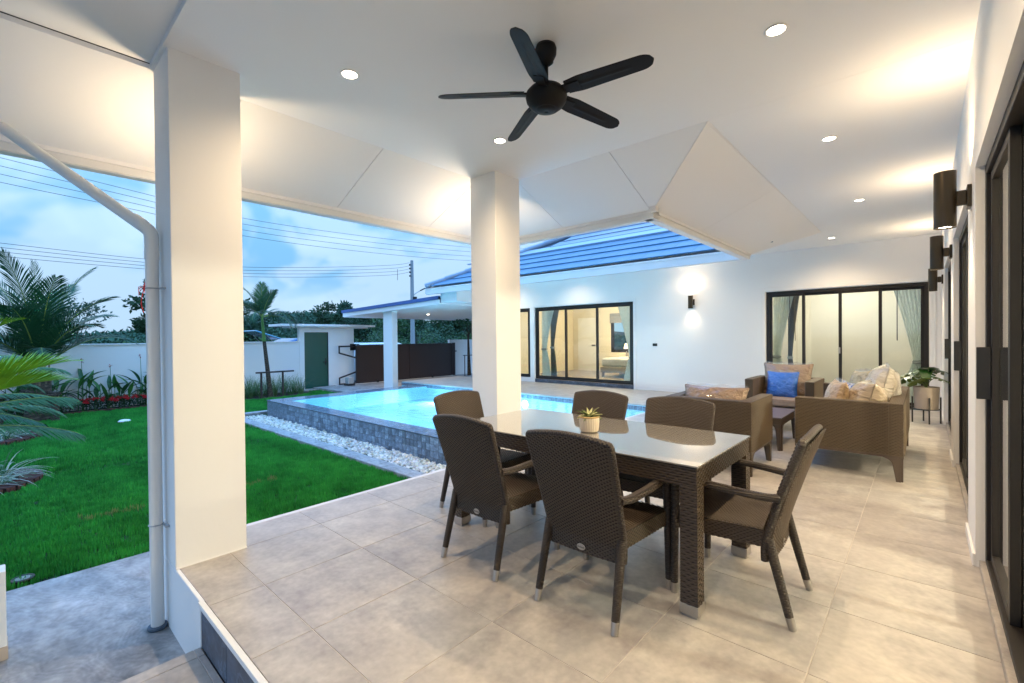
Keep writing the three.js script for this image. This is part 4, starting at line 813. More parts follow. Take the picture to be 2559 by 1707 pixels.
const brown = plastic(lin(0.30, 0.20, 0.125)), tan = std(lin(0.42, 0.31, 0.23), 0.85, { map: clothT }), blue = plastic(lin(0.012, 0.13, 0.55));
cushion('wrapped brown back cushion lying along the armchair by the dining table', brown, 0.66, 0.36, 0.20, [-1.67, 0.665, -5.06], [0.42, Math.PI, 0], 3, true);
cushion('wrapped brown back cushion standing behind the blue cushion', brown, 0.66, 0.50, 0.18, [-1.56, 0.69, -8.02], [-0.24, 0, 0], 5, true);
cushion('shiny plastic-wrapped cobalt blue cushion', blue, 0.42, 0.40, 0.15, [-1.585, 0.63, -7.80], [-0.30, -0.06, 0], 7, true);
cushion('wrapped tan cushion resting against the near arm of the loveseat', plastic(lin(0.52, 0.34, 0.18)), 0.40, 0.44, 0.19, [-0.70, 0.672, -5.86], [-0.22, -Math.PI / 2 + 0.35, 0], 9, true);
cushion('large puffy brown cushion in a clear bag on the loveseat', plastic(lin(0.42, 0.32, 0.22)), 0.50, 0.46, 0.36, [-0.45, 0.665, -5.93], [-0.25, -Math.PI / 2 + 0.15, 0.0], 11, true);
cushion('big cream cushion in a clear bag leaning on the loveseat back', plastic(lin(0.62, 0.56, 0.48)), 0.62, 0.60, 0.34, [-0.36, 0.735, -6.45], [-0.2, -Math.PI / 2 + 0.1, 0.0], 13, true);
cushion('wrapped tan cushion standing at the far end of the loveseat', plastic(lin(0.5, 0.40, 0.22)), 0.42, 0.46, 0.18, [-0.58, 0.70, -7.05], [-0.15, -Math.PI / 2 + 0.5, 0.1], 15, true);
{
  const pm = plastic(lin(0.9, 0.9, 0.9), { map: noTex(128, (u, v) => (Math.sin(u * 38 + Math.sin(v * 21) * 2) > 0.1 ? [0.10, 0.22, 0.62] : [0.85, 0.85, 0.88]), true) });
  cushion('blue and white striped cushion half hidden among the loveseat cushions', pm, 0.38, 0.38, 0.14, [-0.66, 0.64, -6.5], [-0.2, -1.1, 0.0], 17, false);
}
function seatPad(label, x, z, w, d, turn) { const t = thing('seat_cushion', label, 'cushion', [x, 0.347, z], turn); part('pad', [RB(w, 0.11, d, 0.035, 4).translate(0, 0.056, 0)], tan, t); part('piping', [tube([[-w / 2 + 0.03, 0.1, d / 2 - 0.004], [0, 0.102, d / 2 - 0.002], [w / 2 - 0.03, 0.1, d / 2 - 0.004]], 0.004, 20, 6)], tan, t); }
seatPad('tan seat cushion of the armchair by the dining table', -1.668, -5.28, 0.63, 0.69, Math.PI);
seatPad('tan seat cushion under the blue cushion', -1.552, -7.745, 0.65, 0.69, 0);
seatPad('long tan seat cushion of the loveseat', -0.63, -6.49, 1.69, 0.73, -Math.PI / 2);
{
  const t = thing('coffee_table', 'low square cane coffee table with dark glass top', 'table', [-1.66, 0, -6.59]);
  const hx = 0.41, hz = 0.45, H = 0.385;
  part('glass_top', [BR(-hx + 0.012, hx - 0.012, H - 0.004, H + 0.004, -hz + 0.012, hz - 0.012, 0.002)], phys(lin(0.15, 0.115, 0.095), 0.3), t);
  part('apron', [wv([-hx, H - 0.075, hz], [2 * hx, 0, 0], [0, 0.072, 0]), wv([hx, H - 0.075, hz], [0, 0, -2 * hz], [0, 0.072, 0]), wv([hx, H - 0.075, -hz], [-2 * hx, 0, 0], [0, 0.072, 0]), wv([-hx, H - 0.075, -hz], [0, 0, 2 * hz], [0, 0.072, 0])], M.caneSofa, t);
  part('core', [B(-hx + 0.003, hx - 0.003, H - 0.075, H - 0.0045, -hz + 0.003, hz - 0.003)], M.caneDk, t);
  for (const sx of [-1, 1]) for (const sz of [-1, 1]) {
    const s = new THREE.Shape(); s.moveTo(0, 0); s.lineTo(0.12, 0); s.quadraticCurveTo(0.06, -0.01, 0.05, -0.06); s.lineTo(0.028, -0.308); s.lineTo(0.002, -0.308); s.lineTo(0, 0);
    const g = new THREE.ExtrudeGeometry(s, { depth: 0.03, bevelEnabled: true, bevelSize: 0.003, bevelThickness: 0.003, bevelSegments: 1 }).translate(0, 0, -0.015);
    const m = part('leg', [prep(g), prep(g.clone().rotateY(-Math.PI / 2))], sofaLegM, t); m.position.set(sx * (hx - 0.02), H - 0.076, sz * (hz - 0.02)); m.rotation.y = (sx < 0 && sz < 0 ? 0 : sx > 0 && sz < 0 ? -Math.PI / 2 : sx > 0 ? Math.PI : Math.PI / 2);
  }
}
// potted monstera on a black stand
{
  const t = thing('monstera_planter', 'monstera in a textured taupe pot on a black four-leg stand', 'potted plant', [0.02, 0, -9.52], 0.2);
  const g = new THREE.CylinderGeometry(0.155, 0.14, 0.34, 48, 12, true).translate(0, 0.385, 0);
  { const p = g.attributes.position; for (let i = 0; i < p.count; i++) { const a = Math.atan2(p.getZ(i), p.getX(i)), y = p.getY(i), k = 1 + 0.014 * Math.sin(a * 8 + y * 55) * Math.sin(a * 8 - y * 55); p.setX(i, p.getX(i) * k); p.setZ(i, p.getZ(i) * k); } g.computeVertexNormals(); }
  part('pot', [prep(g), prep(new THREE.CylinderGeometry(0.14, 0.14, 0.01, 40).translate(0, 0.219, 0)), prep(new THREE.CylinderGeometry(0.15, 0.15, 0.01, 40).translate(0, 0.53, 0))], std(lin(0.34, 0.28, 0.23), 0.8), t);
  for (let k = 0; k < 4; k++) { const a = k * Math.PI / 2; part('leg', [BR(Math.cos(a) * 0.166 - 0.009, Math.cos(a) * 0.166 + 0.009, 0, 0.40, Math.sin(a) * 0.166 - 0.009, Math.sin(a) * 0.166 + 0.009, 0.002)], M.black, t); }
  part('ring', [new THREE.TorusGeometry(0.158, 0.007, 8, 40).rotateX(Math.PI / 2).translate(0, 0.215, 0), BR(-0.155, 0.155, 0.205, 0.214, -0.008, 0.008, 0.002), BR(-0.008, 0.008, 0.195, 0.204, -0.155, 0.155, 0.002)], M.black, t);
  const lm = [phys(lin(0.018, 0.085, 0.012), 0.38, { clearcoat: 0.3 }), phys(lin(0.09, 0.14, 0.02), 0.4, { clearcoat: 0.3 })];
  const leafShape = () => { // notched heart
    const s = new THREE.Shape(); s.moveTo(0, 0.02);
    const half = [[0.06, -0.03], [0.12, -0.01], [0.135, 0.04], [0.07, 0.06], [0.14, 0.075], [0.132, 0.115], [0.065, 0.115], [0.122, 0.145], [0.105, 0.18], [0.05, 0.165], [0.08, 0.205], [0.05, 0.235], [0.0, 0.27]];
    half.forEach(p => s.lineTo(...p)); half.slice(0, -1).reverse().forEach(p => s.lineTo(-p[0], p[1])); s.lineTo(0, 0.02); return s;
  };
  const lg = new THREE.ExtrudeGeometry(leafShape(), { depth: 0.0012, bevelEnabled: false, steps: 1 });
  { const p = lg.attributes.position; for (let i = 0; i < p.count; i++) { const x = p.getX(i), y = p.getY(i); p.setZ(i, p.getZ(i) - x * x * 1.6 - Math.max(0, y - 0.05) ** 2 * 1.3); } lg.computeVertexNormals(); }
  const L = [[-0.42, 0.74, 0.05, 2.7, 0.9, 1.2], [-0.18, 0.80, 0.02, 2.9, 0.5, 1.0], [0.13, 0.84, 0.1, 0.3, 0.75, 1.15], [0.14, 0.72, 0.15, 0.1, 1.0, 1.0], [-0.1, 0.70, 0.16, 2.2, 1.0, 1.05], [0.0, 0.82, -0.1, 4.6, 0.8, 1.0], [-0.2, 0.72, -0.12, 3.6, 0.95, 1.0], [0.06, 0.86, -0.02, 1.4, 0.4, 0.9]];
  L.forEach(([x, y, z, az, tilt, s], k) => {
    const m = part('leaf', [lg.clone().rotateZ(-Math.PI / 2).scale(s, s, s).rotateX(-Math.PI / 2).rotateZ(-0.25 - 0.3 * (tilt - 0.5)).rotateY(az).translate(x * 0.62, y, z)], lm[k % 3 === 0 || k === 4 ? 1 : 0], t);
    part('stem', [tube([[rr(-0.02, 0.02), 0.53, rr(-0.02, 0.02)], [x * 0.25, 0.53 + (y - 0.53) * 0.6, z * 0.25], [x * 0.62, y, z]], 0.005, 14, 6)], lm[1], m);
  });
}
// ---------------------------------------------------------------- garden
const leafM = (r, g, b, rough = 0.6) => phys(lin(r, g, b), rough, { transmission: 0.25, thickness: 0, side: THREE.DoubleSide });
const palmDk = leafM(0.02, 0.10, 0.035), palmLt = leafM(0.24, 0.42, 0.012), palmMid = leafM(0.04, 0.15, 0.05), rachM = std(lin(0.22, 0.28, 0.06), 0.6);
// one feather frond: curved rib with a double row of narrow leaflets
function frond(root, az, el, L, droop, opt = {}) {
  const n = opt.n ?? 34, lw = opt.lw ?? 0.018, ll = opt.ll ?? L * 0.3, pts = [];
  const h = V(Math.cos(az), 0, Math.sin(az)), side = V(-Math.sin(az), 0, Math.cos(az));
  let p = root.clone(), e = el; const N = 24, ribs = [];
  for (let i = 0; i <= N; i++) { ribs.push([p.clone(), e]); p = p.clone().addScaledVector(h, Math.cos(e) * L / N).addScaledVector(V(0, 1, 0), Math.sin(e) * L / N); e -= droop / N * (0.4 + 1.2 * i / N); }
  const rib = tube(ribs.map(r => r[0]), opt.rr ?? 0.012, N, 5);
  { const P = rib.attributes.position; const seg = 6; for (let i = 0; i < P.count; i++) { const ring = Math.floor(i / seg), k = 1 - 0.8 * ring / N, c = ribs[Math.min(N, ring)][0]; P.setXYZ(i, c.x + (P.getX(i) - c.x) * k, c.y + (P.getY(i) - c.y) * k, c.z + (P.getZ(i) - c.z) * k); } }
  const pos = [], tw = opt.twist ?? 0.5;
  for (let i = 0; i < n; i++) for (const s of [-1, 1]) {
    const f = mix(opt.start ?? 0.16, 0.995, (i + (s > 0 ? 0.3 : 0)) / n), k = f * N, a = Math.floor(k), c = ribs[a][0].clone().lerp(ribs[Math.min(N, a + 1)][0], k - a), ee = ribs[a][1];
    const fw = h.clone().multiplyScalar(Math.cos(ee)).add(V(0, Math.sin(ee), 0)), up = V(0, Math.cos(ee), 0).addScaledVector(h, -Math.sin(ee));
    const len = ll * Math.pow(Math.sin(Math.PI * clamp(0.16 + f * 0.80)), 0.7) * rr(0.88, 1.08), sw = mix(0.9, 0.35, f) + rr(-0.06, 0.06);
    const dir = side.clone().multiplyScalar(s * Math.sin(sw)).addScaledVector(fw, Math.cos(sw)).addScaledVector(up, tw * (1 - f) + rr(-0.07, 0.07)).normalize();
    const dn = V(0, -len * (opt.hang ?? 0.28), 0), m = c.clone().addScaledVector(dir, len * 0.55).addScaledVector(dn, 0.3), t = c.clone().addScaledVector(dir, len).add(dn);
    const wd = dir.clone().cross(up).normalize().multiplyScalar(s), a1 = c.clone().addScaledVector(fw, lw * 0.3), m1 = m.clone().addScaledVector(fw, lw * 0.6), m2 = m.clone().addScaledVector(fw, -lw * 0.5), a2 = c.clone().addScaledVector(fw, -lw * 0.3);
    for (const q of [a1, a2, m1, m1, a2, m2, m1, m2, t]) pos.push(q.x, q.y, q.z);
  }
  const g = new THREE.BufferGeometry(); g.setAttribute('position', new THREE.Float32BufferAttribute(pos, 3)); g.computeVertexNormals();
  return [prep(rib), prep(g)];
}
function palm(label, [x, z], trunk, fronds, m, group) {
  const t = thing('palm_tree', label, 'palm', [x, G, z], 0, group);
  trunk(t);
  fronds.forEach(f => { const [rib, lf] = frond(V(...f.at), f.az, f.el, f.L, f.d, f.o ?? {}); const q = part('frond', [lf], f.m ?? m, t); part('rib', [rib], rachM, q); });
  return t;
}
const ringTrunk = (h, r0, r1, lean = [0, 0]) => grid((u, v) => { const a = u * 2 * Math.PI, k = Math.pow(v, 0.8), r = mix(r0, r1, k) * (1 + 0.035 * Math.abs(Math.sin(v * h * 26))); return [lean[0] * v + Math.cos(a) * r, v * h, lean[1] * v + Math.sin(a) * r, u * 2, v * h]; }, 18, 60);
{
  const F = [], az = k => k * 2.399;
  for (let k = 0; k < 17; k++) F.push({ at: [Math.cos(az(k)) * 0.06, 1.15 + 0.02 * k, Math.sin(az(k)) * 0.06], az: az(k), el: mix(0.8, 1.45, k / 16), L: mix(1.6, 2.3, k / 16) * rr(0.92, 1.08), d: mix(1.5, 0.6, k / 16), o: { n: 62, lw: 0.034, ll: 0.72, twist: 0.35, hang: 0.22, rr: 0.018 } });
  F.push({ at: [0, 1.4, 0], az: 0.4, el: 1.53, L: 2.2, d: 0.05, o: { n: 40, lw: 0.03, ll: 0.42, twist: 0.9, hang: 0.0 } });
  palm('young coconut palm with a stout ringed trunk propped by timber posts', [-14.95, -0.56], t => {
    part('trunk', [ringTrunk(0.95, 0.26, 0.19)], M.bark, t);
    const st = []; for (let k = 0; k < 9; k++) { const a = k * 2.4; st.push(between(V(Math.cos(a) * 0.17, 0.7 + k * 0.03, Math.sin(a) * 0.17), V(Math.cos(a) * 0.20, 1.02 + k * 0.04, Math.sin(a) * 0.20), 0.035, 0.012, 6)); }
    part('boot', st, std(lin(0.17, 0.14, 0.10), 0.9), t);
    part('heart', [between(V(0, 0.9, 0), V(0.03, 1.55, 0.02), 0.16, 0.05, 10)], std(lin(0.24, 0.24, 0.06), 0.7), t);
  }, F, palmDk);
  const s = thing('tree_prop', 'weathered timber post frame propping the coconut palm', 'prop', [-14.95, G, -0.56]);
  for (const [x, z] of [[0.42, -0.23], [-0.75, 0.18], [0.1, 0.62]]) part('post', [between(V(x, 0, z), V(x, 0.66, z), 0.075, 0.065, 12)], M.bark, s);
  part('rail', [between(V(0.55, 0.64, -0.30), V(-0.9, 0.64, 0.25), 0.035, 0.035, 10), between(V(0.5, 0.60, -0.28), V(0.15, 0.60, 0.7), 0.035, 0.035, 10)], M.bark, s);
}
{ // slender foxtail palm in the ornamental grass
  const F = []; const cx = 0.0, cz = 0.215, cy = 2.48;
  const D = [[0.3, 1.45, 1.05, 0.15], [1.9, 1.25, 1.05, 0.5], [2.6, 0.9, 1.1, 0.9], [-0.3, 1.2, 1.0, 0.6], [4.9, 0.55, 1.2, 2.3], [5.4, 0.3, 1.15, 2.2], [1.2, 0.75, 1.15, 1.2], [3.9, 0.7, 1.0, 1.8], [0.6, 0.5, 1.1, 1.7]];
  D.forEach(([az, el, L, d], k) => F.push({ at: [cx, cy, cz], az, el, L, d, m: k < 2 ? palmMid : palmDk, o: { n: 52, lw: 0.028, ll: 0.48, twist: 0.4, hang: 0.25, rr: 0.012 } }));
  palm('slender leaning palm rising from the ornamental grass by the wall', [-15.22, -5.606], t => {
    part('trunk', [grid((u, v) => { const a = u * 6.2832, r = mix(0.085, 0.05, Math.pow(v, 0.6)); return [Math.cos(a) * r, v * 1.75, Math.sin(a) * r + 0.16 * Math.pow(v, 1.1), u, v * 2]; }, 14, 30)], M.bark, t);
    part('crownshaft', [grid((u, v) => { const a = u * 6.2832, r = mix(0.055, 0.03, v); return [Math.cos(a) * r, 1.75 + v * 0.78, 0.16 + 0.055 * v + Math.sin(a) * r]; }, 12, 10)], std(lin(0.10, 0.24, 0.05), 0.5), t);
  }, F, palmMid);
  const s = thing('tree_prop', 'thin dark wooden frame steadying the slender palm', 'prop', [-15.1, G, -5.6]);
  const pm = std(lin(0.05, 0.035, 0.03), 0.8);
  for (const z of [0.33, -0.3]) part('post', [between(V(0.1, 0, z), V(0.1, 0.82, z), 0.035, 0.03, 8)], pm, s);
  part('rail', [between(V(0.15, 0.80, 0.5), V(0.15, 0.80, -0.62), 0.025, 0.025, 8)], pm, s);
}
{ // two palms in the brick rings; most of them stands left of the view
  const mk = (at, list) => list.map(([az, el, L, d, mm, y]) => ({ at: [0, y ?? 1.0, 0], az, el, L, d, m: mm, o: { n: mm === palmLt ? 70 : 50, lw: mm === palmLt ? 0.034 : 0.024, ll: mm === palmLt ? 0.46 : 0.45, twist: mm === palmLt ? 1.5 : 0.35, hang: mm === palmLt ? 0.12 : 0.5, rr: 0.012 } }));
  palm('bushy palm with a lime green frond in the nearer brick ring', [-8.75, 0.62], t => { part('trunk', [ringTrunk(0.8, 0.14, 0.09)], M.bark, t); },
    mk(0, [[-1.62, 0.62, 1.45, 0.55, palmLt, 0.95], [-1.78, 0.42, 1.35, 0.5, palmLt, 0.95], [-1.5, 0.36, 1.3, 0.6, palmMid, 0.85], [-2.2, 0.30, 1.5, 0.9, palmMid, 0.8], [-1.45, 0.05, 1.35, 0.55, palmMid, 0.75], [-2.5, 0.9, 1.6, 1.3, palmMid, 0.95], [0.5, 0.8, 1.5, 1.4, palmMid, 0.95], [1.6, 0.7, 1.5, 1.4, palmMid, 0.95], [3.0, 0.9, 1.5, 1.3, palmMid, 0.95], [-0.9, 1.2, 1.5, 0.9, palmLt, 0.95], [2.3, 1.2, 1.5, 0.9, palmMid, 0.95]]), palmMid);
  palm('bushy dark palm in the farther brick ring', [-12.6, 0.55], t => { part('trunk', [ringTrunk(0.7, 0.14, 0.09)], M.bark, t); },
    mk(0, [[-1.5, 0.25, 1.5, 1.0, palmMid, 0.75], [-1.75, 0.75, 1.6, 1.3, palmMid, 0.8], [-2.3, 0.5, 1.5, 1.2, palmMid, 0.75], [0.2, 0.9, 1.4, 1.2, palmMid, 0.8], [1.7, 0.8, 1.4, 1.2, palmMid, 0.8], [3.0, 0.6, 1.4, 1.2, palmMid, 0.8], [-1.2, -0.1, 1.2, 0.5, palmDk, 0.6]]), palmMid);
}
// brick rings with variegated spider plants
function brickRing(label, cx, cz, R, n) {
  const t = thing('brick_ring', label, 'edging', [cx, G, cz], 0, 'brick rings in the lawn');
  part('soil', [new THREE.CylinderGeometry(R - 0.06, R - 0.06, 0.05, 40).translate(0, 0.005, 0)], M.soil, t);
  const g = RB(0.22, 0.075, 0.1, 0.008);
  for (let k = 0; k < n; k++) { const a = k / n * 2 * Math.PI, o = part('brick', g, M.brick, t); o.position.set(Math.cos(a) * R, 0.032 + rr(-0.006, 0.006), Math.sin(a) * R); o.rotation.y = -a + rr(-0.06, 0.06); o.rotation.z = rr(-0.04, 0.04); }
}
brickRing('round red brick edging of the nearer planting ring', -8.72, 0.42, 0.66, 38);
brickRing('round red brick edging of the farther planting ring', -12.55, 0.28, 0.68, 38);
const strip = (L, w, el, droop, az, root) => grid((u, v) => { const e = el - droop * v * 0.5, s = v * L; return [root[0] + Math.cos(az) * s * Math.cos(e) - Math.sin(az) * (u - 0.5) * w * (1 - v * v), root[1] + s * Math.sin(e) - Math.abs(u - 0.5) * w * 0.2, root[2] + Math.sin(az) * s * Math.cos(e) + Math.cos(az) * (u - 0.5) * w * (1 - v * v)]; }, 2, 7);
const varieg = [leafM(0.62, 0.70, 0.60), leafM(0.05, 0.20, 0.06)];
function spider(label, group, x, z, n, L, seed) {
  const t = thing('spider_plant', label, 'plant', [x, G + 0.02, z], 0, group), A = [], Bq = [];
  for (let k = 0; k < n; k++) { const az = rnd() * 6.28, el = rr(0.6, 1.35), l = L * rr(0.7, 1.1), d = rr(1.0, 2.4), r = [rr(-0.05, 0.05), 0, rr(-0.05, 0.05)]; (k % 5 < 3 ? A : Bq).push(prep(strip(l, 0.018, el, d, az, r))); }
  part('pale_leaves', A, varieg[0], t); part('green_leaves', Bq, varieg[1], t);
}
for (const [x, z] of [[-8.42, 0.06], [-8.55, 0.38], [-8.9, -0.02], [-8.25, 0.3]]) spider('variegated spider plant in the nearer brick ring', 'spider plants in the nearer ring', x, z, 60, 0.5);
for (const [x, z] of [[-12.3, -0.05], [-12.55, 0.25], [-12.75, -0.1], [-12.15, 0.25]]) spider('variegated spider plant in the farther brick ring', 'spider plants in the farther ring', x, z, 60, 0.48);
// flower bed along the wall
structure('flower_bed', [B(-16.29, -15.62, G - 0.05, G + 0.02, -4.1, 6)], M.soil);
{
  const t = thing('bed_edging', 'thin red brick edging along the flower bed', 'edging');
  const g = RB(0.2, 0.07, 0.07, 0.008).rotateY(Math.PI / 2);
  for (let k = 0; k < 36; k++) { const z = 3.0 - k * 0.205, o = part('brick', g, M.brick, t); o.position.set(-15.6 + 0.1 * Math.sin(z * 0.8), G + 0.015, z); o.rotation.y = rr(-0.05, 0.05); }
}
const canM = [leafM(0.045, 0.20, 0.03), leafM(0.02, 0.11, 0.03)], redM = std(lin(0.72, 0.010, 0.022), 0.6), hedgeM = leafM(0.02, 0.07, 0.015);
function broadLeaf(L, w, el, bend, az, root, fold = 0.25) { return grid((u, v) => { const e = el - bend * v, s = v * L, ww = w * Math.sin(Math.PI * Math.pow(clamp(v * 0.97 + 0.015), 0.75)), k = (u - 0.5) * 2; return [root[0] + Math.cos(az) * s * Math.cos(e) - Math.sin(az) * k * ww / 2, root[1] + s * Math.sin(e) + Math.abs(k) * ww * fold, root[2] + Math.sin(az) * s * Math.cos(e) + Math.cos(az) * k * ww / 2]; }, 4, 8); }
for (let k = 0; k < 17; k++) {
  const z = -3.9 + k * 0.32 + rr(-0.09, 0.09), x = rr(-16.15, -15.92), big = rr(0.9, 1.35);
  const t = thing('canna_lily', 'leafy canna lily standing against the white garden wall', 'plant', [x, G, z], 0, 'canna lilies in the flower bed');
  const n = 4 + Math.floor(rnd() * 4);
  const stems = [];
  for (let i = 0; i < n; i++) { const sx = rr(-0.08, 0.08), sz = rr(-0.12, 0.12), az = rr(0, 6.28), sh = rr(0.25, 0.55) * big; stems.push(between(V(sx, 0, sz), V(sx, sh, sz), 0.01, 0.007, 6)); part('leaf', [broadLeaf(rr(0.38, 0.55) * big, rr(0.09, 0.14), rr(0.85, 1.45), rr(0.1, 0.7), az, [sx, sh, sz])], canM[i % 2], t); part('leaf', [broadLeaf(rr(0.25, 0.4) * big, rr(0.07, 0.11), rr(0.6, 1.2), rr(0.2, 0.9), az + 2.6, [sx, sh * 0.55, sz])], canM[(i + 1) % 2], t); }
  if (k % 2 === 0) { stems.push(between(V(0, 0, 0), V(0.02, 1.05 * big, 0.03), 0.009, 0.005, 6)); const fl = []; for (let i = 0; i < 6; i++) fl.push(broadLeaf(0.06, 0.03, rr(0.2, 1.3), 0.4, rr(0, 6.28), [0.02, (1.0 + rr(-0.02, 0.06)) * big, 0.03])); part('flower', fl, std(lin(0.45, 0.10, 0.12), 0.7), t); }
  part('stem', stems, canM[0], t);
}
function leafBall(n, rx, ry, rz, size, cy) { // a bush of small leaves through its volume
  const pos = [];
  for (let i = 0; i < n; i++) {
    const a = rnd() * 6.283, c = rr(-1, 1), s = Math.sqrt(1 - c * c), q = Math.pow(rnd(), 0.4), p = V(Math.cos(a) * s * rx * q, cy + c * ry * q, Math.sin(a) * s * rz * q);
    const d = V(rr(-1, 1), rr(-0.4, 1), rr(-1, 1)).normalize(), e = V(rr(-1, 1), rr(-1, 1), rr(-1, 1)).cross(d).normalize(), L = size * rr(0.7, 1.3), w = L * 0.45;
    const b = p.clone().addScaledVector(d, L), m1 = p.clone().addScaledVector(d, L * 0.5).addScaledVector(e, w * 0.5), m2 = p.clone().addScaledVector(d, L * 0.5).addScaledVector(e, -w * 0.5);
    for (const v of [p, m1, m2, m1, b, m2]) pos.push(v.x, v.y, v.z);
  }
  const g = new THREE.BufferGeometry(); g.setAttribute('position', new THREE.Float32BufferAttribute(pos, 3)); g.computeVertexNormals(); return prep(g);
}
for (let k = 0; k < 19; k++) {
  const z = -3.95 + k * 0.30, t = thing('ixora_bush', 'low dark bush with clusters of red flowers along the bed edging', 'bush', [-15.76 + 0.08 * Math.sin(z), G, z], 0, 'red flowering bushes in the bed');
  part('foliage', [leafBall(260, 0.17, 0.17, 0.19, 0.06, 0.19)], hedgeM, t);
  const fl = []; for (let i = 0; i < 15; i++) { const a = rnd() * 6.28, q = Math.sqrt(rnd()) * 0.18; fl.push(leafBall(22, 0.042, 0.026, 0.042, 0.04, 0.345 - q * 0.5 + rr(-0.03, 0.03)).translate(Math.cos(a) * q, 0, Math.sin(a) * q)); }
  part('flowers', fl, redM, t);
}
// ornamental grass clumps round the slender palm
structure('grass_bed', [new THREE.CylinderGeometry(1.0, 1.0, 0.03, 40).scale(0.72, 1, 1.45).translate(-15.6, G - 0.003, -5.6)], M.soil);
{
  const om = [leafM(0.07, 0.20, 0.05), leafM(0.20, 0.26, 0.10)];
  for (let k = 0; k < 16; k++) {
    const z = -4.55 - (k % 8) * 0.29 + rr(-0.06, 0.06), x = k < 8 ? rr(-15.45, -15.25) : rr(-15.95, -15.7);
    const t = thing('ornamental_grass', 'tall clump of fine ornamental grass at the foot of the white wall', 'grass clump', [x, G, z], 0, 'ornamental grass round the slender palm'), A = [[], []];
    for (let i = 0; i < 70; i++) A[i % 3 ? 0 : 1].push(prep(strip(rr(0.45, 0.85), 0.010, rr(1.0, 1.55), rr(0.2, 1.3), rr(0, 6.28), [rr(-0.07, 0.07), 0, rr(-0.07, 0.07)])));
    part('blades', A[0], om[0], t); part('pale_blades', A[1], om[1], t);
  }
}
// big-leaf shrub peeping out beside the downpipe
{ const t = thing('frangipani', 'shrub with long glossy leaves standing in front of the garden wall', 'shrub', [-15.95, G, -2.95]); part('stem', [tube([[0, 0, 0], [0.03, 0.5, -0.02], [0, 1.0, 0]], 0.025, 12, 8)], M.bark, t); for (let i = 0; i < 18; i++) part('leaf', [broadLeaf(0.30, 0.085, rr(-0.1, 1.1), rr(0.3, 0.9), i * 2.4, [0, 0.96 + rr(-0.1, 0.06), 0], 0.1)], canM[i % 2], t); }
// young tree beyond the gate, with its prop
{ const t = thing('young_tree', 'thin young tree tied to stakes beside the gate wall', 'tree', [-15.5, G + 0.08, -14.3]); part('trunk', [between(V(0, 0, 0), V(-0.02, 1.9, 0.03), 0.09, 0.035, 10)], M.bark, t); part('crown', [leafBall(500, 0.7, 0.6, 0.7, 0.14, 2.7)], canM[1], t); const br = []; for (let i = 0; i < 6; i++) br.push(between(V(-0.02, 1.75, 0.03), V(rr(-0.4, 0.4), rr(2.2, 2.7), rr(-0.4, 0.4)), 0.02, 0.008, 6)); part('limb', br, M.bark, t); const s = thing('tree_prop', 'thin brown stakes holding the young tree', 'prop', [-15.5, G + 0.08, -14.3]); part('post', [between(V(0.12, 0, 0.38), V(0.12, 0.95, 0.38), 0.02, 0.02, 6)], M.caneLeg, s); part('post', [between(V(0.12, 0, -0.3), V(0.12, 0.95, -0.3), 0.02, 0.02, 6)], M.caneLeg, s); part('rail', [between(V(0.15, 0.93, 0.5), V(0.15, 0.93, -0.42), 0.016, 0.016, 6)], M.caneLeg, s); }
{ const t = thing('ground_spotlight', 'small black-rimmed ground light set in the lawn edge', 'light', [-5.03, G, -0.085]); part('rim', [new THREE.TorusGeometry(0.055, 0.013, 8, 28).rotateX(Math.PI / 2).translate(0, 0.02, 0), CYL(0.055, 0.055, 0.02, 24)], M.black, t); part('lens', [CYL(0.045, 0.045, 0.006, 24, 0, 0.021, 0)], M.steel, t); }
{ const t = thing('paper_scrap', 'crumpled white scrap of paper lying on the lawn', 'litter', [-13.1, G, -1.79]); part('paper', [uvm(prep(new THREE.IcosahedronGeometry(0.09, 1).scale(1, 0.45, 1.3).translate(0, 0.035, 0)))], std(lin(0.85, 0.85, 0.85), 0.8), t); }
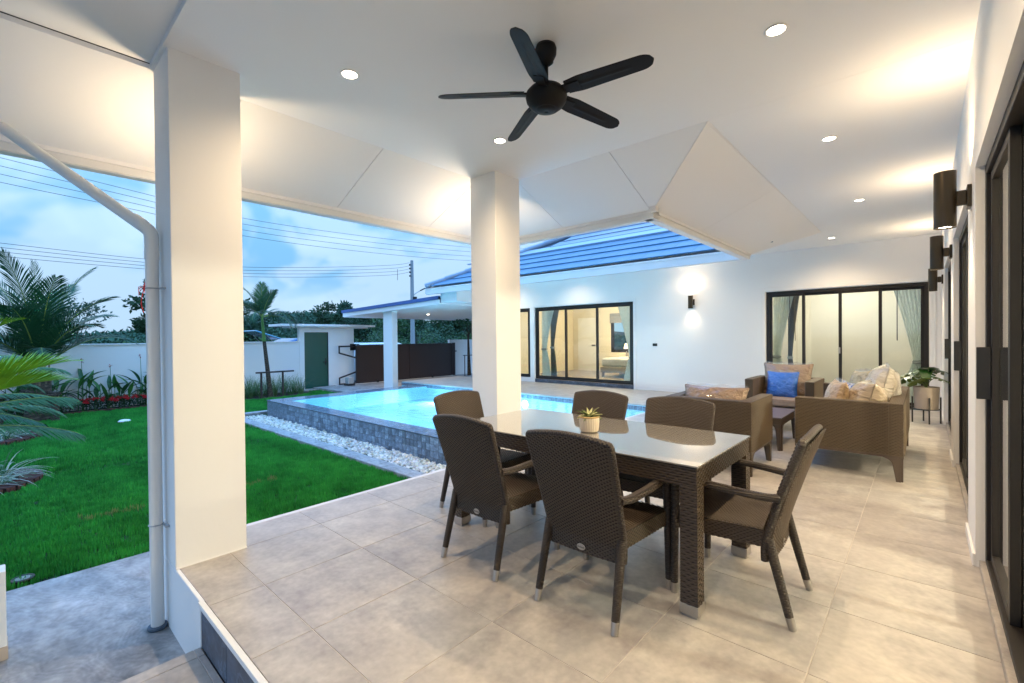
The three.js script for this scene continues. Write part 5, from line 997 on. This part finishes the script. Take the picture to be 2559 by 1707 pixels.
// turf
{
  const pos = [], r2 = mulberry(77);
  for (let k = 0; k < 9; k++) { const a = r2() * 6.28, q = r2() * 0.03, x = Math.cos(a) * q, z = Math.sin(a) * q, b = r2() * 6.28, h = 0.03 + r2() * 0.028, l = (r2() - 0.3) * 0.03, w = 0.0032; const dx = Math.cos(b), dz = Math.sin(b); pos.push(x - dz * w, 0, z + dx * w, x + dz * w, 0, z - dx * w, x + dx * l, h, z + dz * l); }
  const g = new THREE.BufferGeometry(); g.setAttribute('position', new THREE.Float32BufferAttribute(pos, 3)); g.computeVertexNormals();
  const P = [];
  const add = (n, x0, x1, z0, z1, ok) => { for (let i = 0; i < n; i++) { const x = rr(x0, x1), z = rr(z0, z1); if ((!ok || ok(x, z))) P.push([x, z]); } };
  const out = (x, z) => Math.hypot(x + 8.72, z - 0.42) > 0.78 && Math.hypot(x + 12.55, z - 0.28) > 0.8;
  add(26000, -8.5, -4.94, -3.43, 0.9, out); add(26000, -15.55, -8.5, -3.43, 1.2, out); add(7000, -4.94, -3.79, -3.43, -1.12); add(9000, -16.1, -11.85, -7.4, -3.43, (x, z) => (x > -11.98 || x < -12.22 || true) && !(x > -12.22 && z > -5.5) && Math.hypot((x + 15.6) / 0.75, (z + 5.6) / 1.5) > 1 && !(x < -15.6 && z > -4.2) && !(x < -15.8 && z < -6.9));
  const im = new THREE.InstancedMesh(g, phys(lin(1, 1, 1), 0.75, { side: THREE.DoubleSide }), P.length), mt = new THREE.Matrix4(), q = new THREE.Quaternion(), c = new THREE.Color(), up = V(0, 1, 0);
  P.forEach(([x, z], i) => { const s = rr(0.6, 1.3) * (x < -9 ? 1.25 : 1) * (1 + 0.5 * fbm(x * 3.1, z * 5.3, 8.8, 2)); q.setFromAxisAngle(up, rr(0, 6.28)); mt.compose(V(x, G - 0.012, z), q, V(s * 1.2, s, s * 1.2)); im.setMatrixAt(i, mt); const n = fbm(x * 0.8, z * 2.2, 1.7, 4) * 1.3 + fbm(x * 7, z * 3.2, 4.2, 2) * 0.8 + rr(-0.45, 0.45); c.setRGB(0.024 + 0.024 * n, Math.max(0.07, 0.30 + 0.16 * n), Math.max(0.006, 0.034 + 0.024 * n)); if (Math.hypot((x + 6.3) / 0.1, (z + 0.75) / 0.28) + fbm(x * 9, z * 9, 3, 2) < 1 || Math.hypot((x + 6.2) / 0.08, (z + 2.2) / 0.3) + fbm(x * 9, z * 9, 5, 2) < 0.8) { if (rnd() < 0.45) c.setRGB(0.26, 0.27, 0.09); } im.setColorAt(i, c); });
  im.name = 'turf'; im.castShadow = im.receiveShadow = true; im.userData = { label: 'short green turf of the lawn', category: 'grass', kind: 'stuff' }; scene.add(im);
}

// ---------------------------------------------------------------- beyond the wall
function tree(name, label, cat, group, x, z, h, rw, m, n = 1500, trunkH = 0.35, size = 0.26) {
  const t = thing(name, label, cat, [x, G - 0.1, z], 0, group), bl = [], lim = [];
  const k = 9 + Math.floor(rnd() * 5), th = h * trunkH;
  for (let i = 0; i < k; i++) { const a = rnd() * 6.28, q = Math.sqrt(rnd()) * rw * 0.72, y = mix(th + h * 0.08, h * 0.88, rnd()), f = 1 - Math.abs((y / h) - 0.6) * 0.9, r = rw * rr(0.30, 0.5); const c = [Math.cos(a) * q * f, y, Math.sin(a) * q * f]; bl.push(leafBall(Math.floor(n / k), r, r * 0.75, r, size, 0).translate(...c)); if (i < 7) lim.push(between(V(0, th * 0.85, 0), V(...c), 0.03 * h / 5, 0.012 * h / 5, 5)); }
  part('trunk', [between(V(0, 0, 0), V(0, th + 0.1, 0), 0.03 * h, 0.02 * h, 8)], M.bark, t); part('limb', lim, M.bark, t);
  part('crown', bl, m, t);
}
const tM = [leafM(0.025, 0.085, 0.03, 0.8), leafM(0.045, 0.13, 0.035, 0.8), leafM(0.08, 0.17, 0.05, 0.8), leafM(0.03, 0.10, 0.05, 0.8)];
const TB = 'trees beyond the street', SB = 'bushes beyond the street';
tree('broadleaf_tree', 'tall dark tree standing alone over the garden wall', 'tree', null, -36, -6.6, 6.4, 1.6, tM[0], 2600, 0.3, 0.3);
tree('broadleaf_tree', 'wispy pale tree behind the coconut palm', 'tree', null, -34, -2.6, 4.6, 1.9, leafM(0.10, 0.15, 0.10, 0.8), 900, 0.3, 0.22);
for (const [x, z, h, r, k] of [[-33, -9.4, 4.9, 2.0, 0], [-34, -11.3, 4.6, 1.8, 3], [-38, -18.4, 5.3, 1.5, 0], [-38, -20.3, 5.6, 1.5, 3], [-40, -22.5, 4.8, 1.8, 0], [-36, -24, 4.6, 2.2, 1], [-38, -28, 5.4, 2.8, 0], [-34, -32, 5.6, 2.8, 3], [-36, -37, 6, 3, 0], [-40, -26, 5, 2.4, 3], [-33, -27.5, 4.4, 2.0, 0], [-32, -30, 4.6, 2.2, 1], [-31, -35, 5.0, 2.4, 0]]) tree('broadleaf_tree', 'dark broadleaf tree in the green belt beyond the street', 'tree', TB, x, z, h, r, tM[k], 1900, 0.25, 0.3);
for (let k = 0; k < 44; k++) {
  const z = 1.5 - k * 0.85 + rr(-0.3, 0.3), x = rr(-31.5, -28.6), h = rr(0.9, 1.5) + (z < -14 ? 0.5 : 0.35);
  const t = thing('roadside_bush', 'rounded green bush along the far side of the street', 'bush', [x, G - 0.1, z], 0, SB);
  part('foliage', [leafBall(420, rr(0.8, 1.3), h * 0.75, rr(0.8, 1.2), 0.17, h * 0.7)], tM[Math.floor(rnd() * 3) + (z < -14 ? 1 : 0)] ?? tM[2], t);
}
// wooded hill: one mass of tree crowns
{
  const H = (x, z) => { const d = -x; return sstep(60, 150, d) * (6.2 + 1.6 * fbm(z * 0.02, 0.3, 1.1, 3) * 2 + 3.2 * Math.exp(-(((z + 62) / 26) ** 2)) - 3.5 * Math.exp(-(((z + 2) / 30) ** 2))) - 1.0; };
  const g = grid((u, v) => { const x = mix(-42, -240, u), z = mix(90, -230, v); return [x, H(x, z), z, u * 30, v * 50]; }, 50, 60);
  structure('hill', g, std(lin(0.03, 0.06, 0.03), 1, { map: soilT }));
  const tuftG = leafBall(26, 1, 0.8, 1, 0.75, 0.3), N = 5200, im = new THREE.InstancedMesh(tuftG, phys(lin(1, 1, 1), 0.9, { side: THREE.DoubleSide }), N), mt = new THREE.Matrix4(), q = new THREE.Quaternion(), c = new THREE.Color();
  for (let i = 0; i < N; i++) { const x = -mix(46, 150, Math.pow(rnd(), 0.8)), z = mix(40, -170, rnd()), s = rr(0.7, 1.5) * (x > -80 ? 0.6 : 1); q.setFromAxisAngle(V(0, 1, 0), rr(0, 6.28)); mt.compose(V(x, H(x, z) + 0.2, z), q, V(s, s * 0.95, s)); im.setMatrixAt(i, mt); const w = rr(0.7, 1.3); c.setRGB(0.045 * w, 0.115 * w, 0.07 * w); im.setColorAt(i, c); }
  im.name = 'hill_forest'; im.castShadow = im.receiveShadow = true; im.userData = { label: 'dense green forest covering the low hill', category: 'forest', kind: 'stuff' }; scene.add(im);
}
// power line
{
  const t = thing('utility_pole', 'square concrete utility pole carrying wires and a street lamp', 'pole', [-28, G - 0.1, -20.23]);
  const cm = std(lin(0.36, 0.40, 0.43), 0.8);
  part('pole', [new THREE.CylinderGeometry(0.11, 0.19, 7.62, 4).rotateY(Math.PI / 4).translate(0, 3.81, 0)], cm, t);
  for (let k = 0; k < 4; k++) part('insulator', [CYL(0.05, 0.05, 0.12, 10, 0.05, 6.4 + k * 0.27, 0.22), between(V(0, 6.46 + k * 0.27, 0), V(0.05, 6.46 + k * 0.27, 0.24), 0.015, 0.015, 6)], M.black, t);
  part('spreader', [between(V(0.05, 6.05, 1.28), V(0.05, 6.85, 1.28), 0.015, 0.015, 6)], M.black, t);
  part('lamp_arm', [tube([[0, 5.0, 0], [0.1, 5.25, -0.3], [0.1, 5.42, -0.62]], 0.03, 12, 6)], M.galv, t);
  part('lamp_head', [RB(0.16, 0.07, 0.5, 0.02).rotateX(0.45).translate(0.1, 5.55, -0.88)], M.black, t);
  part('meter_box', [RB(0.24, 0.5, 0.2, 0.02).translate(0.2, 4.7, -0.1)], M.black, t);
  const wm = std(lin(0.05, 0.055, 0.06), 0.7);
  const wire = (label, group, pts) => { const o = thing('power_wire', label, 'wire', [0, 0, 0], 0, group); part('cable', [tube(pts, 0.010, 60, 5)], wm, o); };
  for (let k = 0; k < 4; k++) wire('thin black power wire hung from the utility pole', 'wires hung from the pole', [[-28, 5.9 - k * 0.16 + 0.0, 14], [-28, 5.42 - k * 0.178, -0.02], [-28, 5.33 - k * 0.16, -4.56], [-28, 5.40 - k * 0.176, -8.87], [-27.96, 6.64 - k * 0.23, -18.95], [-27.95, 6.90 - k * 0.22, -20.0]]);
  for (let k = 0; k < 4; k++) wire('thin black power wire crossing high above the street', 'wires high above the street', [[-26, 9.6 - k * 0.32, 14], [-26, 8.36 - k * 0.31, -0.06], [-26, 7.95 - k * 0.27, -4.66], [-26, 7.63 - k * 0.30, -8.28], [-26, 8.35 - k * 0.34, -24.3], [-26, 9.6 - k * 0.3, -34]]);
}
// parked vehicles seen over the wall
function car(label, pos, turn, m, open) { // local +z is the rear
  const t = thing('parked_car', label, 'car', pos, turn);
  const gm = phys(lin(0.006, 0.008, 0.014), 0.08, { clearcoat: 1 });
  const prof = new THREE.Shape(); [[-2.2, 0.35], [-2.25, 0.75], [-2.1, 0.95], [-1.25, 1.08], [-0.65, 1.58], [-0.2, 1.72], [1.4, 1.72], [1.85, 1.55], [2.05, 1.05], [2.12, 0.5], [2.0, 0.32]].forEach(([z, y], i) => i ? prof.lineTo(z, y) : prof.moveTo(z, y));
  const bg = new THREE.ExtrudeGeometry(prof, { depth: 1.3, bevelEnabled: true, bevelSize: 0.16, bevelThickness: 0.2, bevelSegments: 5, curveSegments: 6 }).translate(0, 0, -0.65).rotateY(-Math.PI / 2);
  part('body', [uvm(prep(bg))], m, t);
  for (const s of [-1, 1]) part('side_window', [grid((u, v) => [s * (0.862 - 0.05 * v), mix(1.12, 1.56, v), mix(-0.95 + 0.4 * v, 1.7 - 0.15 * v, u)], 1, 1)], gm, t);
  part('rear_window', [BR(-0.58, 0.58, 1.14, 1.62, 2.165, 2.185, 0.01)], gm, t);
  part('windscreen', [BR(-0.6, 0.6, -0.02, 0.02, -0.36, 0.36, 0.01).rotateX(-0.69 + 1.5708 * 0).translate(0, 1.42, -1.12)], gm, t);
  for (const sx of [-1, 1]) for (const z of [-1.4, 1.35]) { const w = part('wheel', [new THREE.CylinderGeometry(0.34, 0.34, 0.22, 24).rotateZ(Math.PI / 2).translate(sx * 0.78, 0.34, z)], M.black, t); part('rim', [new THREE.CylinderGeometry(0.2, 0.2, 0.02, 20).rotateZ(Math.PI / 2).translate(sx * 0.895, 0.34, z)], M.steel, w); }
  for (const s of [-1, 1]) part('tail_lamp', [BR(s * 0.72 - 0.07, s * 0.72 + 0.07, 0.95, 1.25, 2.2, 2.24, 0.015)], std(lin(0.4, 0.01, 0.01), 0.3), t);
  if (open) { const q = part('tailgate', [BR(-0.62, 0.62, -0.03, 0.03, 0, 1.0, 0.025).rotateX(-0.32).translate(0, 1.86, 2.02)], phys(lin(0.10, 0.36, 0.52), 0.25, { clearcoat: 1 }), t); part('strut', [between(V(0.6, 1.5, 2.1), V(0.6, 2.0, 2.55), 0.015, 0.012, 6), between(V(-0.6, 1.5, 2.1), V(-0.6, 2.0, 2.55), 0.015, 0.012, 6)], M.steel, q); }
}
car('dark blue estate car with its tailgate raised behind the garden wall', [-19.6, G - 0.03, -9.35], 0.06, phys(lin(0.01, 0.035, 0.16), 0.25, { clearcoat: 1 }), true);
car('white car parked outside behind the brown gate', [-19.4, G - 0.26, -12.4], 0.0, phys(lin(0.75, 0.76, 0.78), 0.3, { clearcoat: 1 }), false);

scene.updateMatrixWorld(true);
scene.traverse(o => { if (o.isMesh) { o.castShadow = true; o.receiveShadow = true; } });
renderer.render(scene, camera);
